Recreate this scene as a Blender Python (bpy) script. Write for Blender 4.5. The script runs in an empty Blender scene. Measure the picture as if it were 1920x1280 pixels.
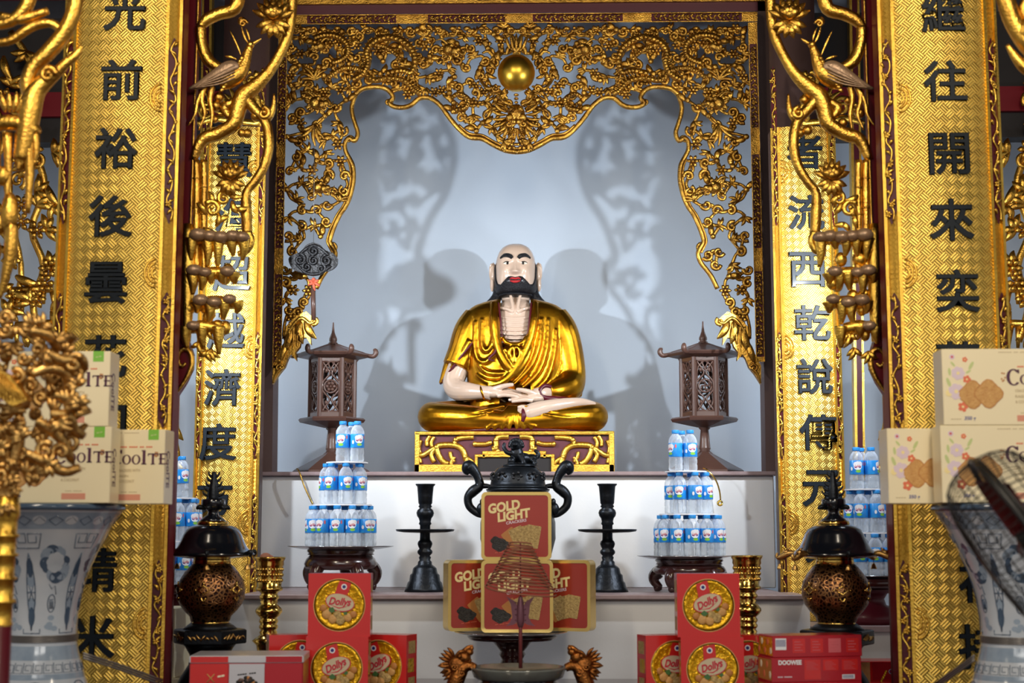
import bpy, math, random
from mathutils import Vector, Matrix, Euler
C = bpy.context
SC = C.scene
COL = SC.collection
PI = math.pi
def R(d): return math.radians(d)

# ------------------------------------------------------------------ camera
F_PX = 2800.0
ZC = 1.5
PITCH = math.atan(365 / F_PX)
YAW = R(1.2)
cam_d = bpy.data.cameras.new('camera')
cam_d.sensor_width = 36.0
cam_d.lens = F_PX / 1920 * 36.0
cam_d.clip_start = 0.05
cam_d.dof.use_dof = True
cam_d.dof.focus_distance = 6.7
cam_d.dof.aperture_fstop = 2.8
cam = bpy.data.objects.new('camera', cam_d)
COL.objects.link(cam)
cam.location = (0, 0, ZC)
cam.rotation_euler = (PI / 2 + PITCH, 0, YAW)
SC.camera = cam
CM = Euler((PI / 2 + PITCH, 0, YAW)).to_matrix()

# ------------------------------------------------------------------ world, exposure, lights
SC.view_settings.view_transform = 'Standard'
SC.view_settings.look = 'None'
SC.view_settings.gamma = 1
SC.view_settings.use_curve_mapping = False
SC.view_settings.exposure = 0.0
SC.cycles.use_denoising = True
SC.cycles.max_bounces = 7
SC.cycles.transparent_max_bounces = 24
SC.cycles.caustics_reflective = False
SC.cycles.caustics_refractive = False
SC.cycles.sample_clamp_indirect = 6
world = bpy.data.worlds.new('hall')
SC.world = world
world.use_nodes = True
wn, wl = world.node_tree.nodes, world.node_tree.links
wn.clear()
w_out = wn.new('ShaderNodeOutputWorld')
w_bg = wn.new('ShaderNodeBackground')
w_tc = wn.new('ShaderNodeTexCoord')
w_sep = wn.new('ShaderNodeSeparateXYZ')
w_map = wn.new('ShaderNodeMapRange')
w_ramp = wn.new('ShaderNodeValToRGB')
w_map.inputs['From Min'].default_value = -1
w_map.inputs['From Max'].default_value = 1
wl.new(w_tc.outputs['Generated'], w_sep.inputs[0])
wl.new(w_sep.outputs['Z'], w_map.inputs['Value'])
wl.new(w_map.outputs[0], w_ramp.inputs[0])
wl.new(w_ramp.outputs[0], w_bg.inputs['Color'])
wl.new(w_bg.outputs[0], w_out.inputs['Surface'])
e = w_ramp.color_ramp.elements
e[0].position = 0.0; e[0].color = (0.10, 0.085, 0.07, 1)
e[1].position = 1.0; e[1].color = (0.05, 0.045, 0.045, 1)
for pos, c in ((0.42, (0.28, 0.26, 0.24, 1)), (0.52, (0.62, 0.60, 0.58, 1)), (0.62, (0.34, 0.33, 0.33, 1)), (0.75, (0.10, 0.09, 0.09, 1))):
    n = e.new(pos); n.color = c
w_bg.inputs['Strength'].default_value = 0.9

def lamp(name, kind, loc, power, color=(1, 1, 1), size=0.2, size_y=None, target=None, spot=None):
    d = bpy.data.lights.new(name, kind)
    d.energy = power
    d.color = color
    if kind == 'AREA':
        d.shape = 'RECTANGLE' if size_y else 'DISK'
        d.size = size
        if size_y: d.size_y = size_y
    elif kind in ('POINT', 'SPOT'):
        d.shadow_soft_size = size
        if spot: d.spot_size = spot; d.spot_blend = 0.6
    o = bpy.data.objects.new(name, d)
    COL.objects.link(o)
    o.location = loc
    if target is not None:
        o.rotation_euler = (Vector(target) - Vector(loc)).to_track_quat('-Z', 'Y').to_euler()
    return o
WARM = (1.0, 0.86, 0.66)
NEUT = (1.0, 0.96, 0.90)
COOL = (0.86, 0.93, 1.0)
# two niche lamps mounted on the inner side of the front columns
for sx in (-1, 1):
    lamp('niche_lamp', 'AREA', (-0.10 + sx * 1.36, 5.52, 2.70), 18, COOL, 0.055, None, (-0.17 - sx * 0.42, 7.6, 2.35)).data.spread = R(124)
    lamp('side_bay_fill', 'AREA', (-0.10 + sx * 1.50, 5.80, 2.55), 13, COOL, 0.10, None, (-0.12 + sx * 1.75, 7.8, 1.5))  # added fill to brighten the side bay walls
# added strip fills behind the niche posts, brightening the sides of the wall
for px_, sx in ((503, -1), (1441, 1)):
    lamp('post_strip_fill', 'AREA', ((px_ - 960) / F_PX * 7.16 - 7.16 * math.tan(YAW), 7.16, 2.5), 2.6, COOL, 0.03, 1.1, ((px_ - 960) / F_PX * 7.16 - 7.16 * math.tan(YAW) - sx * 0.55, 7.85, 2.5))
# added warm fill lights overhead, in front of the altar
lamp('overhead_fill', 'AREA', (-1.5, 2.4, 3.9), 40, WARM, 0.25, 1.3, (-0.9, 6.0, 1.5))
lamp('overhead_fill', 'AREA', (1.3, 2.4, 3.9), 40, WARM, 0.25, 1.3, (0.8, 6.0, 1.5))
# added broad fill light, high up behind the camera
lamp('rear_fill', 'AREA', (0.2, -2.6, 4.3), 165, NEUT, 4.6, 1.5, (0, 6, 1.6))

# ------------------------------------------------------------------ pixel -> place
def P(px, py, D):
    d = CM @ Vector(((px - 960) / F_PX, (640 - py) / F_PX, -1))
    t = D / d.y
    return Vector((0, 0, ZC)) + d * t
def U(D): return D / F_PX          # metres per pixel at distance D

# ------------------------------------------------------------------ materials
def lin(c):
    o = []
    for v in c[:3]:
        v = v / 255.0
        o.append(v / 12.92 if v <= 0.04045 else ((v + 0.055) / 1.055) ** 2.4)
    return (o[0], o[1], o[2], 1)
MATS = {}
def mat(name, rgb, rough=0.5, metal=0.0, bump=0.0, bscale=60, var=0.0, vrgb=None, vscale=8, coat=0.0, spec=0.5, alpha=1.0, emit=0, trans=0):
    m = bpy.data.materials.new(name)
    m.use_nodes = True
    nt = m.node_tree
    b = nt.nodes['Principled BSDF']
    b.inputs['Base Color'].default_value = lin(rgb)
    b.inputs['Roughness'].default_value = rough
    b.inputs['Metallic'].default_value = metal
    b.inputs['Specular IOR Level'].default_value = spec
    b.inputs['Alpha'].default_value = alpha
    if coat: b.inputs['Coat Weight'].default_value = coat; b.inputs['Coat Roughness'].default_value = 0.12
    if trans: b.inputs['Transmission Weight'].default_value = trans
    tc = None
    if bump or var:
        tc = nt.nodes.new('ShaderNodeTexCoord')
    if var:
        n = nt.nodes.new('ShaderNodeTexNoise'); n.inputs['Scale'].default_value = vscale; n.inputs['Detail'].default_value = 5
        nt.links.new(tc.outputs['Object'], n.inputs['Vector'])
        rp = nt.nodes.new('ShaderNodeValToRGB')
        rp.color_ramp.elements[0].position = 0.5 - 0.25; rp.color_ramp.elements[1].position = 0.5 + 0.2
        a = lin(rgb); v2 = lin(vrgb)
        rp.color_ramp.elements[0].color = tuple(a[i] * (1 - var) + v2[i] * var for i in range(3)) + (1,)
        rp.color_ramp.elements[1].color = a
        nt.links.new(n.outputs['Fac'], rp.inputs[0])
        nt.links.new(rp.outputs[0], b.inputs['Base Color'])
    if bump:
        n = nt.nodes.new('ShaderNodeTexNoise'); n.inputs['Scale'].default_value = bscale; n.inputs['Detail'].default_value = 3
        nt.links.new(tc.outputs['Object'], n.inputs['Vector'])
        bp = nt.nodes.new('ShaderNodeBump'); bp.inputs['Strength'].default_value = bump; bp.inputs['Distance'].default_value = 0.01
        nt.links.new(n.outputs['Fac'], bp.inputs['Height'])
        nt.links.new(bp.outputs[0], b.inputs['Normal'])
    MATS[name] = m
    return m

GOLD = mat('gilded_wood', (240, 190, 84), 0.33, 1.0, 0.28, 120, 0.75, (120, 66, 22), 14)
GOLD_B = mat('gilded_wood_bright', (250, 206, 90), 0.32, 1.0, 0.22, 150, 0.5, (160, 96, 24), 20)
GOLD_F = mat('gilded_fretwork', (212, 164, 70), 0.33, 1.0, 0.35, 160, 0.85, (100, 60, 26), 24)
GOLD_S = mat('gold_leaf_statue', (222, 160, 34), 0.29, 1.0, 0.06, 60, 0.75, (140, 82, 18), 11)
GOLD_P = mat('polished_brass', (226, 186, 96), 0.16, 1.0, 0.06, 60)
BRONZE_G = mat('worn_gilt_bronze', (222, 178, 104), 0.36, 1.0, 0.3, 90, 0.75, (130, 88, 48), 30)
TAUPE = mat('taupe_patina', (172, 142, 112), 0.36, 0.45, 0.2, 90, 0.5, (128, 98, 74), 20)
GOLD_M = mat('satin_gold_ball', (222, 180, 66), 0.34, 1.0, 0.05, 20, 0.4, (170, 126, 40), 6)
COPPER = mat('carved_copper', (172, 108, 52), 0.36, 1.0, 0.4, 120, 0.8, (70, 40, 24), 40)
MAROON = mat('maroon_lacquer', (112, 20, 30), 0.45, 0, 0.03, 30, 0.3, (84, 14, 22), 4, coat=0.04, spec=0.25)
MAROON_D = mat('dark_maroon_lacquer', (84, 22, 34), 0.38, 0, 0.03, 30, 0.3, (60, 14, 22), 4, coat=0.08, spec=0.3)
MAUVE = mat('purple_brown_lacquer', (94, 34, 48), 0.4, 0, 0.03, 30, 0.3, (80, 34, 44), 6)
WOOD_P = mat('brown_post_wood', (92, 70, 66), 0.5, 0, 0.08, 60, 0.4, (70, 50, 46), 5)
WOOD_L = mat('lantern_wood', (92, 64, 54), 0.38, 0, 0.05, 80, 0.4, (66, 42, 36), 12, coat=0.2)
WOOD_D = mat('dark_red_wood', (58, 26, 24), 0.22, 0, 0.02, 30, 0.3, (36, 14, 14), 10, coat=0.6)
WALL = mat('pale_blue_plaster', (186, 198, 212), 0.75, 0, 0.06, 30, 0.25, (170, 180, 196), 3)
WHITE = mat('white_plaster', (222, 222, 222), 0.7, 0, 0.05, 40, 0.2, (206, 206, 208), 3)
LEDGE = mat('stone_ledge', (150, 130, 130), 0.45, 0, 0.04, 60, 0.5, (120, 96, 96), 30)
BLACK_B = mat('black_bronze', (36, 40, 46), 0.38, 0.75, 0.12, 120, 0.5, (20, 22, 26), 20)
BLACK_L = mat('black_lacquer_cap', (20, 24, 32), 0.16, 0.3, 0, coat=0.8)
INK = mat('black_ink_lacquer', (22, 30, 38), 0.5, 0, 0, coat=0.04, spec=0.25)
IRON_P = mat('dark_plaque', (34, 34, 37), 0.45, 0.4, 0.6, 70)
SKIN = mat('painted_skin', (206, 180, 160), 0.22, 0, 0.02, 30, 0.3, (190, 160, 140), 12, coat=0.5)
BEARD = mat('painted_black_hair', (14, 15, 22), 0.36, 0, 0.7, 190, coat=0.1, spec=0.35)
LIP = mat('painted_red_lip', (176, 32, 36), 0.3, 0)
EYEW = mat('painted_eye_white', (226, 214, 196), 0.25)
DARKGLOSS = mat('pupil', (16, 14, 14), 0.2)
FLOOR_M = mat('hall_floor_tile', (120, 90, 76), 0.35)
CEIL_M = mat('dark_ceiling_wood', (60, 36, 30), 0.6)
DARK = mat('deep_dark_wood', (22, 16, 18), 0.6)
RED = mat('red_card', (206, 38, 36), 0.24, 0, 0, coat=0.4)
RED_D = mat('red_card_deep', (176, 26, 40), 0.28, 0, 0, coat=0.3)
RED_G = mat('brick_red_tin', (168, 52, 36), 0.26, 0.2, 0, coat=0.5)
TINGOLD = mat('pale_gold_tin', (228, 196, 116), 0.26, 0.7)
LIDGOLD = mat('embossed_gold_lid', (238, 186, 30), 0.26, 0.6, 0.7, 60, 0.3, (214, 150, 14), 30)
CREAM = mat('cream_card', (242, 228, 190), 0.38, 0, 0, 0, 0.15, (236, 218, 172), 4, coat=0.2)
CREAM_L = mat('light_cream_print', (244, 232, 200), 0.4)
TXT_Y = mat('pale_yellow_print', (246, 226, 160), 0.4)
TXT_W = mat('white_print', (236, 236, 240), 0.4)
TXT_P = mat('plum_print', (84, 40, 66), 0.4)
TXT_B = mat('blue_print', (60, 70, 150), 0.4)
TXT_GY = mat('tan_print', (186, 166, 126), 0.45)
TXT_R = mat('salmon_print', (220, 150, 124), 0.45)
RED_T = mat('red_print', (196, 36, 60), 0.4)
PINK = mat('dusty_pink_print', (206, 96, 104), 0.4)
GREEN = mat('green_print', (126, 190, 66), 0.4)
GREEN_D = mat('leaf_green_print', (70, 112, 60), 0.4)
GREEN_P = mat('pale_green_print', (196, 206, 140), 0.45)
ORANGE = mat('orange_flower_print', (226, 116, 80), 0.45)
LILAC = mat('lilac_flower_print', (224, 204, 214), 0.45)
COOKIE = mat('cookie_print', (214, 166, 98), 0.5, 0, 0.3, 200, 0.6, (180, 120, 60), 60)
COOKIE_E = mat('cookie_edge_print', (186, 124, 62), 0.5)
COOKIE_S = mat('sesame_cracker_print', (214, 184, 118), 0.45, 0, 0.5, 260, 0.9, (120, 88, 40), 120)
SESAME = mat('black_sesame_print', (40, 36, 36), 0.45, 0, 0.8, 300, 0.6, (90, 86, 80), 200)
BEIGE_O = mat('oval_badge_print', (206, 190, 160), 0.4)
NAVY = mat('navy_print', (40, 44, 120), 0.4)
SILVER = mat('silver_tray', (190, 192, 196), 0.2, 0.9)
STEEL = mat('grey_cable', (128, 124, 122), 0.35, 0.6)
SILVERW = mat('silver_print', (206, 206, 214), 0.3, 0.3)
BROWN_S = mat('brown_incense', (150, 96, 74), 0.7, 0, 0.2, 300)
REDSTICK = mat('maroon_incense_stick', (110, 44, 46), 0.5)
PURPLE_M = mat('purple_brown_metal', (120, 76, 88), 0.35, 0.4)
BLADE = mat('maroon_fan_blade', (98, 30, 34), 0.35)
FANBLK = mat('black_wire', (30, 30, 30), 0.4, 0.2)
PORC = mat('porcelain_glaze', (196, 202, 210), 0.12, 0, 0, 0, 0.55, (160, 176, 194), 9, coat=0.6)
PORC_B = mat('porcelain_blue_wash', (150, 166, 184), 0.14, 0, 0, 0, 0.5, (110, 130, 154), 30, coat=0.6)
PORC_D = mat('porcelain_cobalt', (60, 80, 104), 0.15, 0, 0, 0, 0.4, (90, 112, 136), 20, coat=0.6)
CAPBLUE = mat('blue_bottle_cap', (40, 140, 214), 0.35)
LABELB = mat('blue_bottle_label', (44, 158, 232), 0.3, 0, 0, 0, 0.7, (20, 86, 196), 60)
FOAM = mat('white_foam_board', (232, 232, 236), 0.6)
BOWL_G = mat('grey_green_glaze', (118, 124, 120), 0.15, 0.1, 0, 0, 0.5, (90, 84, 76), 24, coat=0.6)
RUST = mat('orange_red_ribbon', (190, 84, 56), 0.6)

def m_bottle():
    m = bpy.data.materials.new('clear_plastic_with_water'); m.use_nodes = True
    nt = m.node_tree; nt.nodes.clear()
    o = nt.nodes.new('ShaderNodeOutputMaterial'); mx = nt.nodes.new('ShaderNodeMixShader')
    t = nt.nodes.new('ShaderNodeBsdfTransparent'); t.inputs[0].default_value = (0.96, 0.98, 1.0, 1)
    p = nt.nodes.new('ShaderNodeBsdfPrincipled')
    p.inputs['Base Color'].default_value = (0.80, 0.86, 0.92, 1); p.inputs['Roughness'].default_value = 0.08
    p.inputs['Specular IOR Level'].default_value = 0.9
    lw = nt.nodes.new('ShaderNodeLayerWeight'); lw.inputs['Blend'].default_value = 0.35
    mr = nt.nodes.new('ShaderNodeMapRange'); mr.inputs['To Min'].default_value = 0.16; mr.inputs['To Max'].default_value = 0.9
    nt.links.new(lw.outputs['Facing'], mr.inputs['Value'])
    nt.links.new(mr.outputs[0], mx.inputs[0]); nt.links.new(t.outputs[0], mx.inputs[1]); nt.links.new(p.outputs[0], mx.inputs[2])
    nt.links.new(mx.outputs[0], o.inputs['Surface'])
    return m
PLASTIC = m_bottle()

def m_weave(name, cell, rgb, rgb2, rough=0.25, strength=0.8):
    # basket weave turned by 45 degrees, four ridges per strand, pressed into gold leaf
    m = bpy.data.materials.new(name); m.use_nodes = True
    nt = m.node_tree; N, L = nt.nodes, nt.links
    b = N['Principled BSDF']; b.inputs['Metallic'].default_value = 1.0; b.inputs['Roughness'].default_value = rough
    tc = N.new('ShaderNodeTexCoord'); sp = N.new('ShaderNodeSeparateXYZ'); L.new(tc.outputs['Object'], sp.inputs[0])
    def M(op, a, bb=None, c=None):
        n = N.new('ShaderNodeMath'); n.operation = op
        for i, x in enumerate((a, bb, c)):
            if x is None: continue
            if isinstance(x, (int, float)): n.inputs[i].default_value = x
            else: L.new(x, n.inputs[i])
        return n.outputs[0]
    k = 0.7071 / cell
    u = M('MULTIPLY', M('ADD', sp.outputs['X'], sp.outputs['Z']), k)
    v = M('MULTIPLY', M('SUBTRACT', sp.outputs['Z'], sp.outputs['X']), k)
    fu, fv = M('FLOOR', u), M('FLOOR', v)
    # twill: strand direction steps along the diagonal
    par = M('PINGPONG', M('ADD', fu, fv), 1.0)
    ridge_u = M('ABSOLUTE', M('SINE', M('MULTIPLY', u, 3 * PI)))
    ridge_v = M('ABSOLUTE', M('SINE', M('MULTIPLY', v, 3 * PI)))
    h = M('ADD', M('MULTIPLY', ridge_v, par), M('MULTIPLY', ridge_u, M('SUBTRACT', 1.0, par)))
    edge_u = M('ABSOLUTE', M('SINE', M('MULTIPLY', u, PI)))
    edge_v = M('ABSOLUTE', M('SINE', M('MULTIPLY', v, PI)))
    along = M('ADD', M('MULTIPLY', edge_v, par), M('MULTIPLY', edge_u, M('SUBTRACT', 1.0, par)))
    h2 = M('MULTIPLY', M('POWER', h, 0.6), M('POWER', along, 0.22))
    bp = N.new('ShaderNodeBump'); bp.inputs['Strength'].default_value = strength; bp.inputs['Distance'].default_value = 0.006
    L.new(h2, bp.inputs['Height']); L.new(bp.outputs[0], b.inputs['Normal'])
    ns = N.new('ShaderNodeTexNoise'); ns.inputs['Scale'].default_value = 7; ns.inputs['Detail'].default_value = 4
    L.new(tc.outputs['Object'], ns.inputs['Vector'])
    mx = N.new('ShaderNodeMix'); mx.data_type = 'RGBA'
    mx.inputs[6].default_value = lin(rgb2); mx.inputs[7].default_value = lin(rgb)
    f = M('MULTIPLY', M('ADD', M('MULTIPLY', h2, 0.75), 0.25), M('ADD', M('MULTIPLY', ns.outputs['Fac'], 0.6), 0.65))
    cl = N.new('ShaderNodeClamp'); L.new(f, cl.inputs[0])
    L.new(cl.outputs[0], mx.inputs[0]); L.new(mx.outputs[2], b.inputs['Base Color'])
    return m
WEAVE = m_weave('woven_gold_leaf', 0.027, (255, 220, 112), (186, 122, 42), 0.45, 0.45)
WEAVE_S = m_weave('fine_woven_gold_leaf', 0.022, (255, 216, 108), (180, 116, 40), 0.46, 0.4)
STIPPLE = m_weave('stippled_gold_band', 0.012, (248, 204, 88), (196, 130, 46), 0.36, 0.5)

def m_brocade():
    # dark bronze with gilded diaper pattern
    m = bpy.data.materials.new('gilt_patterned_bronze'); m.use_nodes = True
    nt = m.node_tree; N, L = nt.nodes, nt.links
    b = N['Principled BSDF']; b.inputs['Metallic'].default_value = 0.9; b.inputs['Roughness'].default_value = 0.28
    tc = N.new('ShaderNodeTexCoord'); vo = N.new('ShaderNodeTexVoronoi'); vo.feature = 'DISTANCE_TO_EDGE'; vo.inputs['Scale'].default_value = 75
    L.new(tc.outputs['Object'], vo.inputs['Vector'])
    r = N.new('ShaderNodeValToRGB'); r.color_ramp.elements[0].position = 0.10; r.color_ramp.elements[1].position = 0.2
    r.color_ramp.elements[0].color = lin((150, 106, 66)); r.color_ramp.elements[1].color = lin((46, 26, 24))
    L.new(vo.outputs['Distance'], r.inputs[0]); L.new(r.outputs[0], b.inputs['Base Color'])
    bp = N.new('ShaderNodeBump'); bp.inputs['Strength'].default_value = 0.5; bp.inputs['Distance'].default_value = 0.004; bp.invert = True
    L.new(vo.outputs['Distance'], bp.inputs['Height']); L.new(bp.outputs[0], b.inputs['Normal'])
    return m
BROCADE = m_brocade()

# ------------------------------------------------------------------ scene graph helpers
def setp(o, label, cat, group=None):
    o['label'] = label; o['category'] = cat
    if group: o['group'] = group
    return o
def thing(name, label, cat, loc=(0, 0, 0), rotz=0.0, group=None):
    o = bpy.data.objects.new(name, None); COL.objects.link(o)
    o.empty_display_size = 0.05
    o.location = loc; o.rotation_euler = (0, 0, rotz)
    return setp(o, label, cat, group)
def wloc(o):
    v = Vector((0, 0, 0))
    while o is not None:
        v += Vector(o.location); o = o.parent
    return v
def copy_tree(o, parent=None):
    c = o.copy(); COL.objects.link(c)
    if parent is not None: c.parent = parent
    for ch in o.children: copy_tree(ch, c)
    return c

def catmull(pts, per=5):
    pts = [tuple(p) for p in pts]
    if len(pts) < 3:
        return pts
    out = []
    n = len(pts)
    for i in range(n - 1):
        p0 = pts[max(i - 1, 0)]; p1 = pts[i]; p2 = pts[i + 1]; p3 = pts[min(i + 2, n - 1)]
        for k in range(per):
            t = k / per
            out.append(tuple(0.5 * ((2 * b) + (-a + c) * t + (2 * a - 5 * b + 4 * c - d) * t * t + (-a + 3 * b - 3 * c + d) * t ** 3)
                             for a, b, c, d in zip(p0, p1, p2, p3)))
    out.append(pts[-1])
    return out

TXT = {}
def text_geo(s, offset=0.0, shear=0.0, extrude=0.04):
    key = (s, offset, shear, extrude)
    if key in TXT: return TXT[key]
    cu = bpy.data.curves.new('t', 'FONT')
    cu.body = s; cu.size = 1.0; cu.offset = offset; cu.shear = shear; cu.extrude = extrude
    cu.align_x = 'LEFT'; cu.resolution_u = 3
    ob = bpy.data.objects.new('t', cu)
    COL.objects.link(ob)
    dg = C.evaluated_depsgraph_get(); dg.update()
    me = ob.evaluated_get(dg).to_mesh()
    vs = [tuple(v.co) for v in me.vertices]; fs = [tuple(p.vertices) for p in me.polygons]
    ob.evaluated_get(dg).to_mesh_clear()
    bpy.data.objects.remove(ob); bpy.data.curves.remove(cu)
    if vs:
        x0 = min(v[0] for v in vs); x1 = max(v[0] for v in vs); y0 = min(v[1] for v in vs); y1 = max(v[1] for v in vs)
        vs = [(v[0] - (x0 + x1) / 2, v[1] - (y0 + y1) / 2, v[2]) for v in vs]
        TXT[key] = (vs, fs, x1 - x0, y1 - y0)
    else:
        TXT[key] = ([], [], 1, 1)
    return TXT[key]

class MB:
    def __init__(s):
        s.v = []; s.f = []; s.m = []; s.s = []; s.mats = []
        s.T = None
    def mi(s, m):
        if m not in s.mats: s.mats.append(m)
        return s.mats.index(m)
    def add(s, vs, fs, m, smooth=True):
        o = len(s.v); k = s.mi(m)
        if s.T is not None: vs = [s.T @ Vector(v) for v in vs]
        s.v.extend([tuple(v) for v in vs])
        for f in fs:
            s.f.append(tuple(i + o for i in f)); s.m.append(k); s.s.append(smooth)
        return s
    def box(s, x0, x1, y0, y1, z0, z1, m, bev=0.0):
        if bev <= 0:
            vs = [(x, y, z) for z in (z0, z1) for y in (y0, y1) for x in (x0, x1)]
            fs = [(0, 2, 3, 1), (4, 5, 7, 6), (0, 1, 5, 4), (2, 6, 7, 3), (0, 4, 6, 2), (1, 3, 7, 5)]
            return s.add(vs, fs, m, False)
        b = bev
        pts = lambda i: [(x0 + i, y0 + i), (x1 - i, y0 + i), (x1 - i, y1 - i), (x0 + i, y1 - i)]
        def ring(z, i):
            a = b
            return [(x0 + i + a, y0 + i, z), (x1 - i - a, y0 + i, z), (x1 - i, y0 + i + a, z), (x1 - i, y1 - i - a, z),
                    (x1 - i - a, y1 - i, z), (x0 + i + a, y1 - i, z), (x0 + i, y1 - i - a, z), (x0 + i, y0 + i + a, z)]
        rs = [ring(z0, b * 0.8), ring(z0 + b, 0), ring(z1 - b, 0), ring(z1, b * 0.8)]
        vs = sum(rs, []); fs = []
        for k in range(3):
            for i in range(8):
                j = (i + 1) % 8
                fs.append((k * 8 + i, k * 8 + j, (k + 1) * 8 + j, (k + 1) * 8 + i))
        fs.append(tuple(range(7, -1, -1))); fs.append(tuple(range(24, 32)))
        return s.add(vs, fs, m, False)
    def lathe(s, prof, m, c=(0, 0, 0), n=32, smooth=True, mod=None, a0=0.0, sx=1.0, sy=1.0):
        vs = []; fs = []
        for (r, z) in prof:
            for i in range(n):
                a = a0 + 2 * PI * i / n
                k = mod(a, z) if mod else 1.0
                vs.append((c[0] + r * k * math.cos(a) * sx, c[1] + r * k * math.sin(a) * sy, c[2] + z))
        for k in range(len(prof) - 1):
            for i in range(n):
                j = (i + 1) % n
                fs.append((k * n + i, k * n + j, (k + 1) * n + j, (k + 1) * n + i))
        if prof[0][0] > 1e-6: fs.append(tuple(range(n - 1, -1, -1)))
        L = len(prof) - 1
        if prof[-1][0] > 1e-6: fs.append(tuple(L * n + i for i in range(n)))
        return s.add(vs, fs, m, smooth)
    def ell(s, c, r, m, nu=16, nv=10, rot=None):
        vs = []; fs = []
        for j in range(nv + 1):
            t = PI * j / nv
            for i in range(nu):
                a = 2 * PI * i / nu
                p = Vector((r[0] * math.sin(t) * math.cos(a), r[1] * math.sin(t) * math.sin(a), r[2] * math.cos(t)))
                if rot is not None: p = rot @ p
                vs.append((c[0] + p.x, c[1] + p.y, c[2] + p.z))
        for j in range(nv):
            for i in range(nu):
                k = (i + 1) % nu
                fs.append((j * nu + i, (j + 1) * nu + i, (j + 1) * nu + k, j * nu + k))
        return s.add(vs, fs, m)
    def tube(s, pts, rad, m, n=7, per=5, flat=None, closed=False, smooth=True):
        """pts: 3D points, rad: number or list per point. flat: depth ratio of a section lying in the XZ plane"""
        if isinstance(rad, (int, float)): rad = [rad] * len(pts)
        q = catmull([tuple(p) + (r,) for p, r in zip(pts, rad)], per) if per > 1 and len(pts) > 2 else [tuple(p) + (r,) for p, r in zip(pts, rad)]
        N = len(q)
        ps = [Vector(x[:3]) for x in q]; rs = [max(x[3], 1e-5) for x in q]
        vs = []; fs = []
        up = None
        for i in range(N):
            t = ps[min(i + 1, N - 1)] - ps[max(i - 1, 0)]
            if t.length < 1e-9: t = Vector((0, 0, 1))
            t.normalize()
            if flat is not None:
                b = t.cross(Vector((0, 1, 0)))
                if b.length < 1e-4: b = Vector((1, 0, 0))
                b.normalize(); u = Vector((0, 1, 0)) * flat
            else:
                if up is None:
                    up = Vector((0, 1, 0)) if abs(t.y) < 0.9 else Vector((1, 0, 0))
                b = t.cross(up)
                if b.length < 1e-6: b = t.orthogonal()
                b.normalize(); u = b.cross(t); u.normalize(); up = u
            for k in range(n):
                a = 2 * PI * k / n
                vs.append(ps[i] + (b * math.cos(a) + u * math.sin(a)) * rs[i])
        for i in range(N - 1):
            for k in range(n):
                l = (k + 1) % n
                fs.append((i * n + k, i * n + l, (i + 1) * n + l, (i + 1) * n + k))
        if closed:
            for k in range(n):
                l = (k + 1) % n
                fs.append(((N - 1) * n + k, (N - 1) * n + l, l, k))
        else:
            fs.append(tuple(range(n - 1, -1, -1))); fs.append(tuple((N - 1) * n + k for k in range(n)))
        return s.add(vs, fs, m, smooth)
    def prism(s, pts, y0, y1, m, inset=0.0, smooth=False):
        """pts: outline in (x, z); front at y0 (toward the viewer), back at y1"""
        n = len(pts)
        ar = sum(pts[i][0] * pts[(i + 1) % n][1] - pts[(i + 1) % n][0] * pts[i][1] for i in range(n))
        if ar < 0: pts = pts[::-1]
        vs = [(x, y0, z) for x, z in pts] + [(x, y1, z) for x, z in pts]
        fs = [tuple(range(n)), tuple(range(2 * n - 1, n - 1, -1))]
        for i in range(n):
            j = (i + 1) % n
            fs.append((i, i + n, j + n, j))
        return s.add(vs, fs, m, smooth)
    def ring2(s, outer, inner, y0, y1, m):
        """frame between two outlines with equal counts"""
        n = len(outer)
        vs = [(x, y0, z) for x, z in outer] + [(x, y0, z) for x, z in inner] + [(x, y1, z) for x, z in outer] + [(x, y1, z) for x, z in inner]
        fs = []
        for i in range(n):
            j = (i + 1) % n
            fs += [(i, j, n + j, n + i), (2 * n + j, 2 * n + i, 3 * n + i, 3 * n + j), (i, 2 * n + i, 2 * n + j, j), (n + i, n + j, 3 * n + j, 3 * n + i)]
        return s.add(vs, fs, m, False)
    def text(s, body, x, z, h, y, m, w=None, ang=0.0, offset=0.0, shear=0.0, th=0.0008, fn=None):
        """centred at (x, z), cap height h (bounding height), optional width; faces -Y"""
        vs, fs, tw, thh = text_geo(body, offset, shear)
        if not vs: return s
        kz = h / thh; kx = (w / tw) if w else kz
        ca, sa = math.cos(ang), math.sin(ang)
        out = []
        for (a, b, c) in vs:
            X = a * kx; Z = b * kz
            X, Z = X * ca - Z * sa, X * sa + Z * ca
            Y = y - (th if c > 0 else 0)
            p = (x + X, Y, z + Z)
            out.append(fn(*p) if fn else p)
        return s.add(out, fs, m, False)
    def build(s, name, parent=None, world=False, kind=None, remesh=None, smooth_iter=0, ang=None, subsurf=0):
        me = bpy.data.meshes.new(name)
        off = wloc(parent) if (world and parent is not None) else Vector((0, 0, 0))
        if off.length > 0: vs = [(v[0] - off.x, v[1] - off.y, v[2] - off.z) for v in s.v]
        else: vs = s.v
        me.from_pydata(vs, [], s.f)
        for m in s.mats: me.materials.append(m)
        me.polygons.foreach_set('material_index', s.m)
        me.polygons.foreach_set('use_smooth', s.s)
        me.update()
        o = bpy.data.objects.new(name, me); COL.objects.link(o)
        if parent is not None: o.parent = parent
        if kind: o['kind'] = kind
        if remesh:
            r = o.modifiers.new('remesh', 'REMESH'); r.mode = 'VOXEL'; r.voxel_size = remesh; r.use_smooth_shade = True
        if smooth_iter:
            r = o.modifiers.new('smooth', 'SMOOTH'); r.iterations = smooth_iter; r.factor = 0.5
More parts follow.
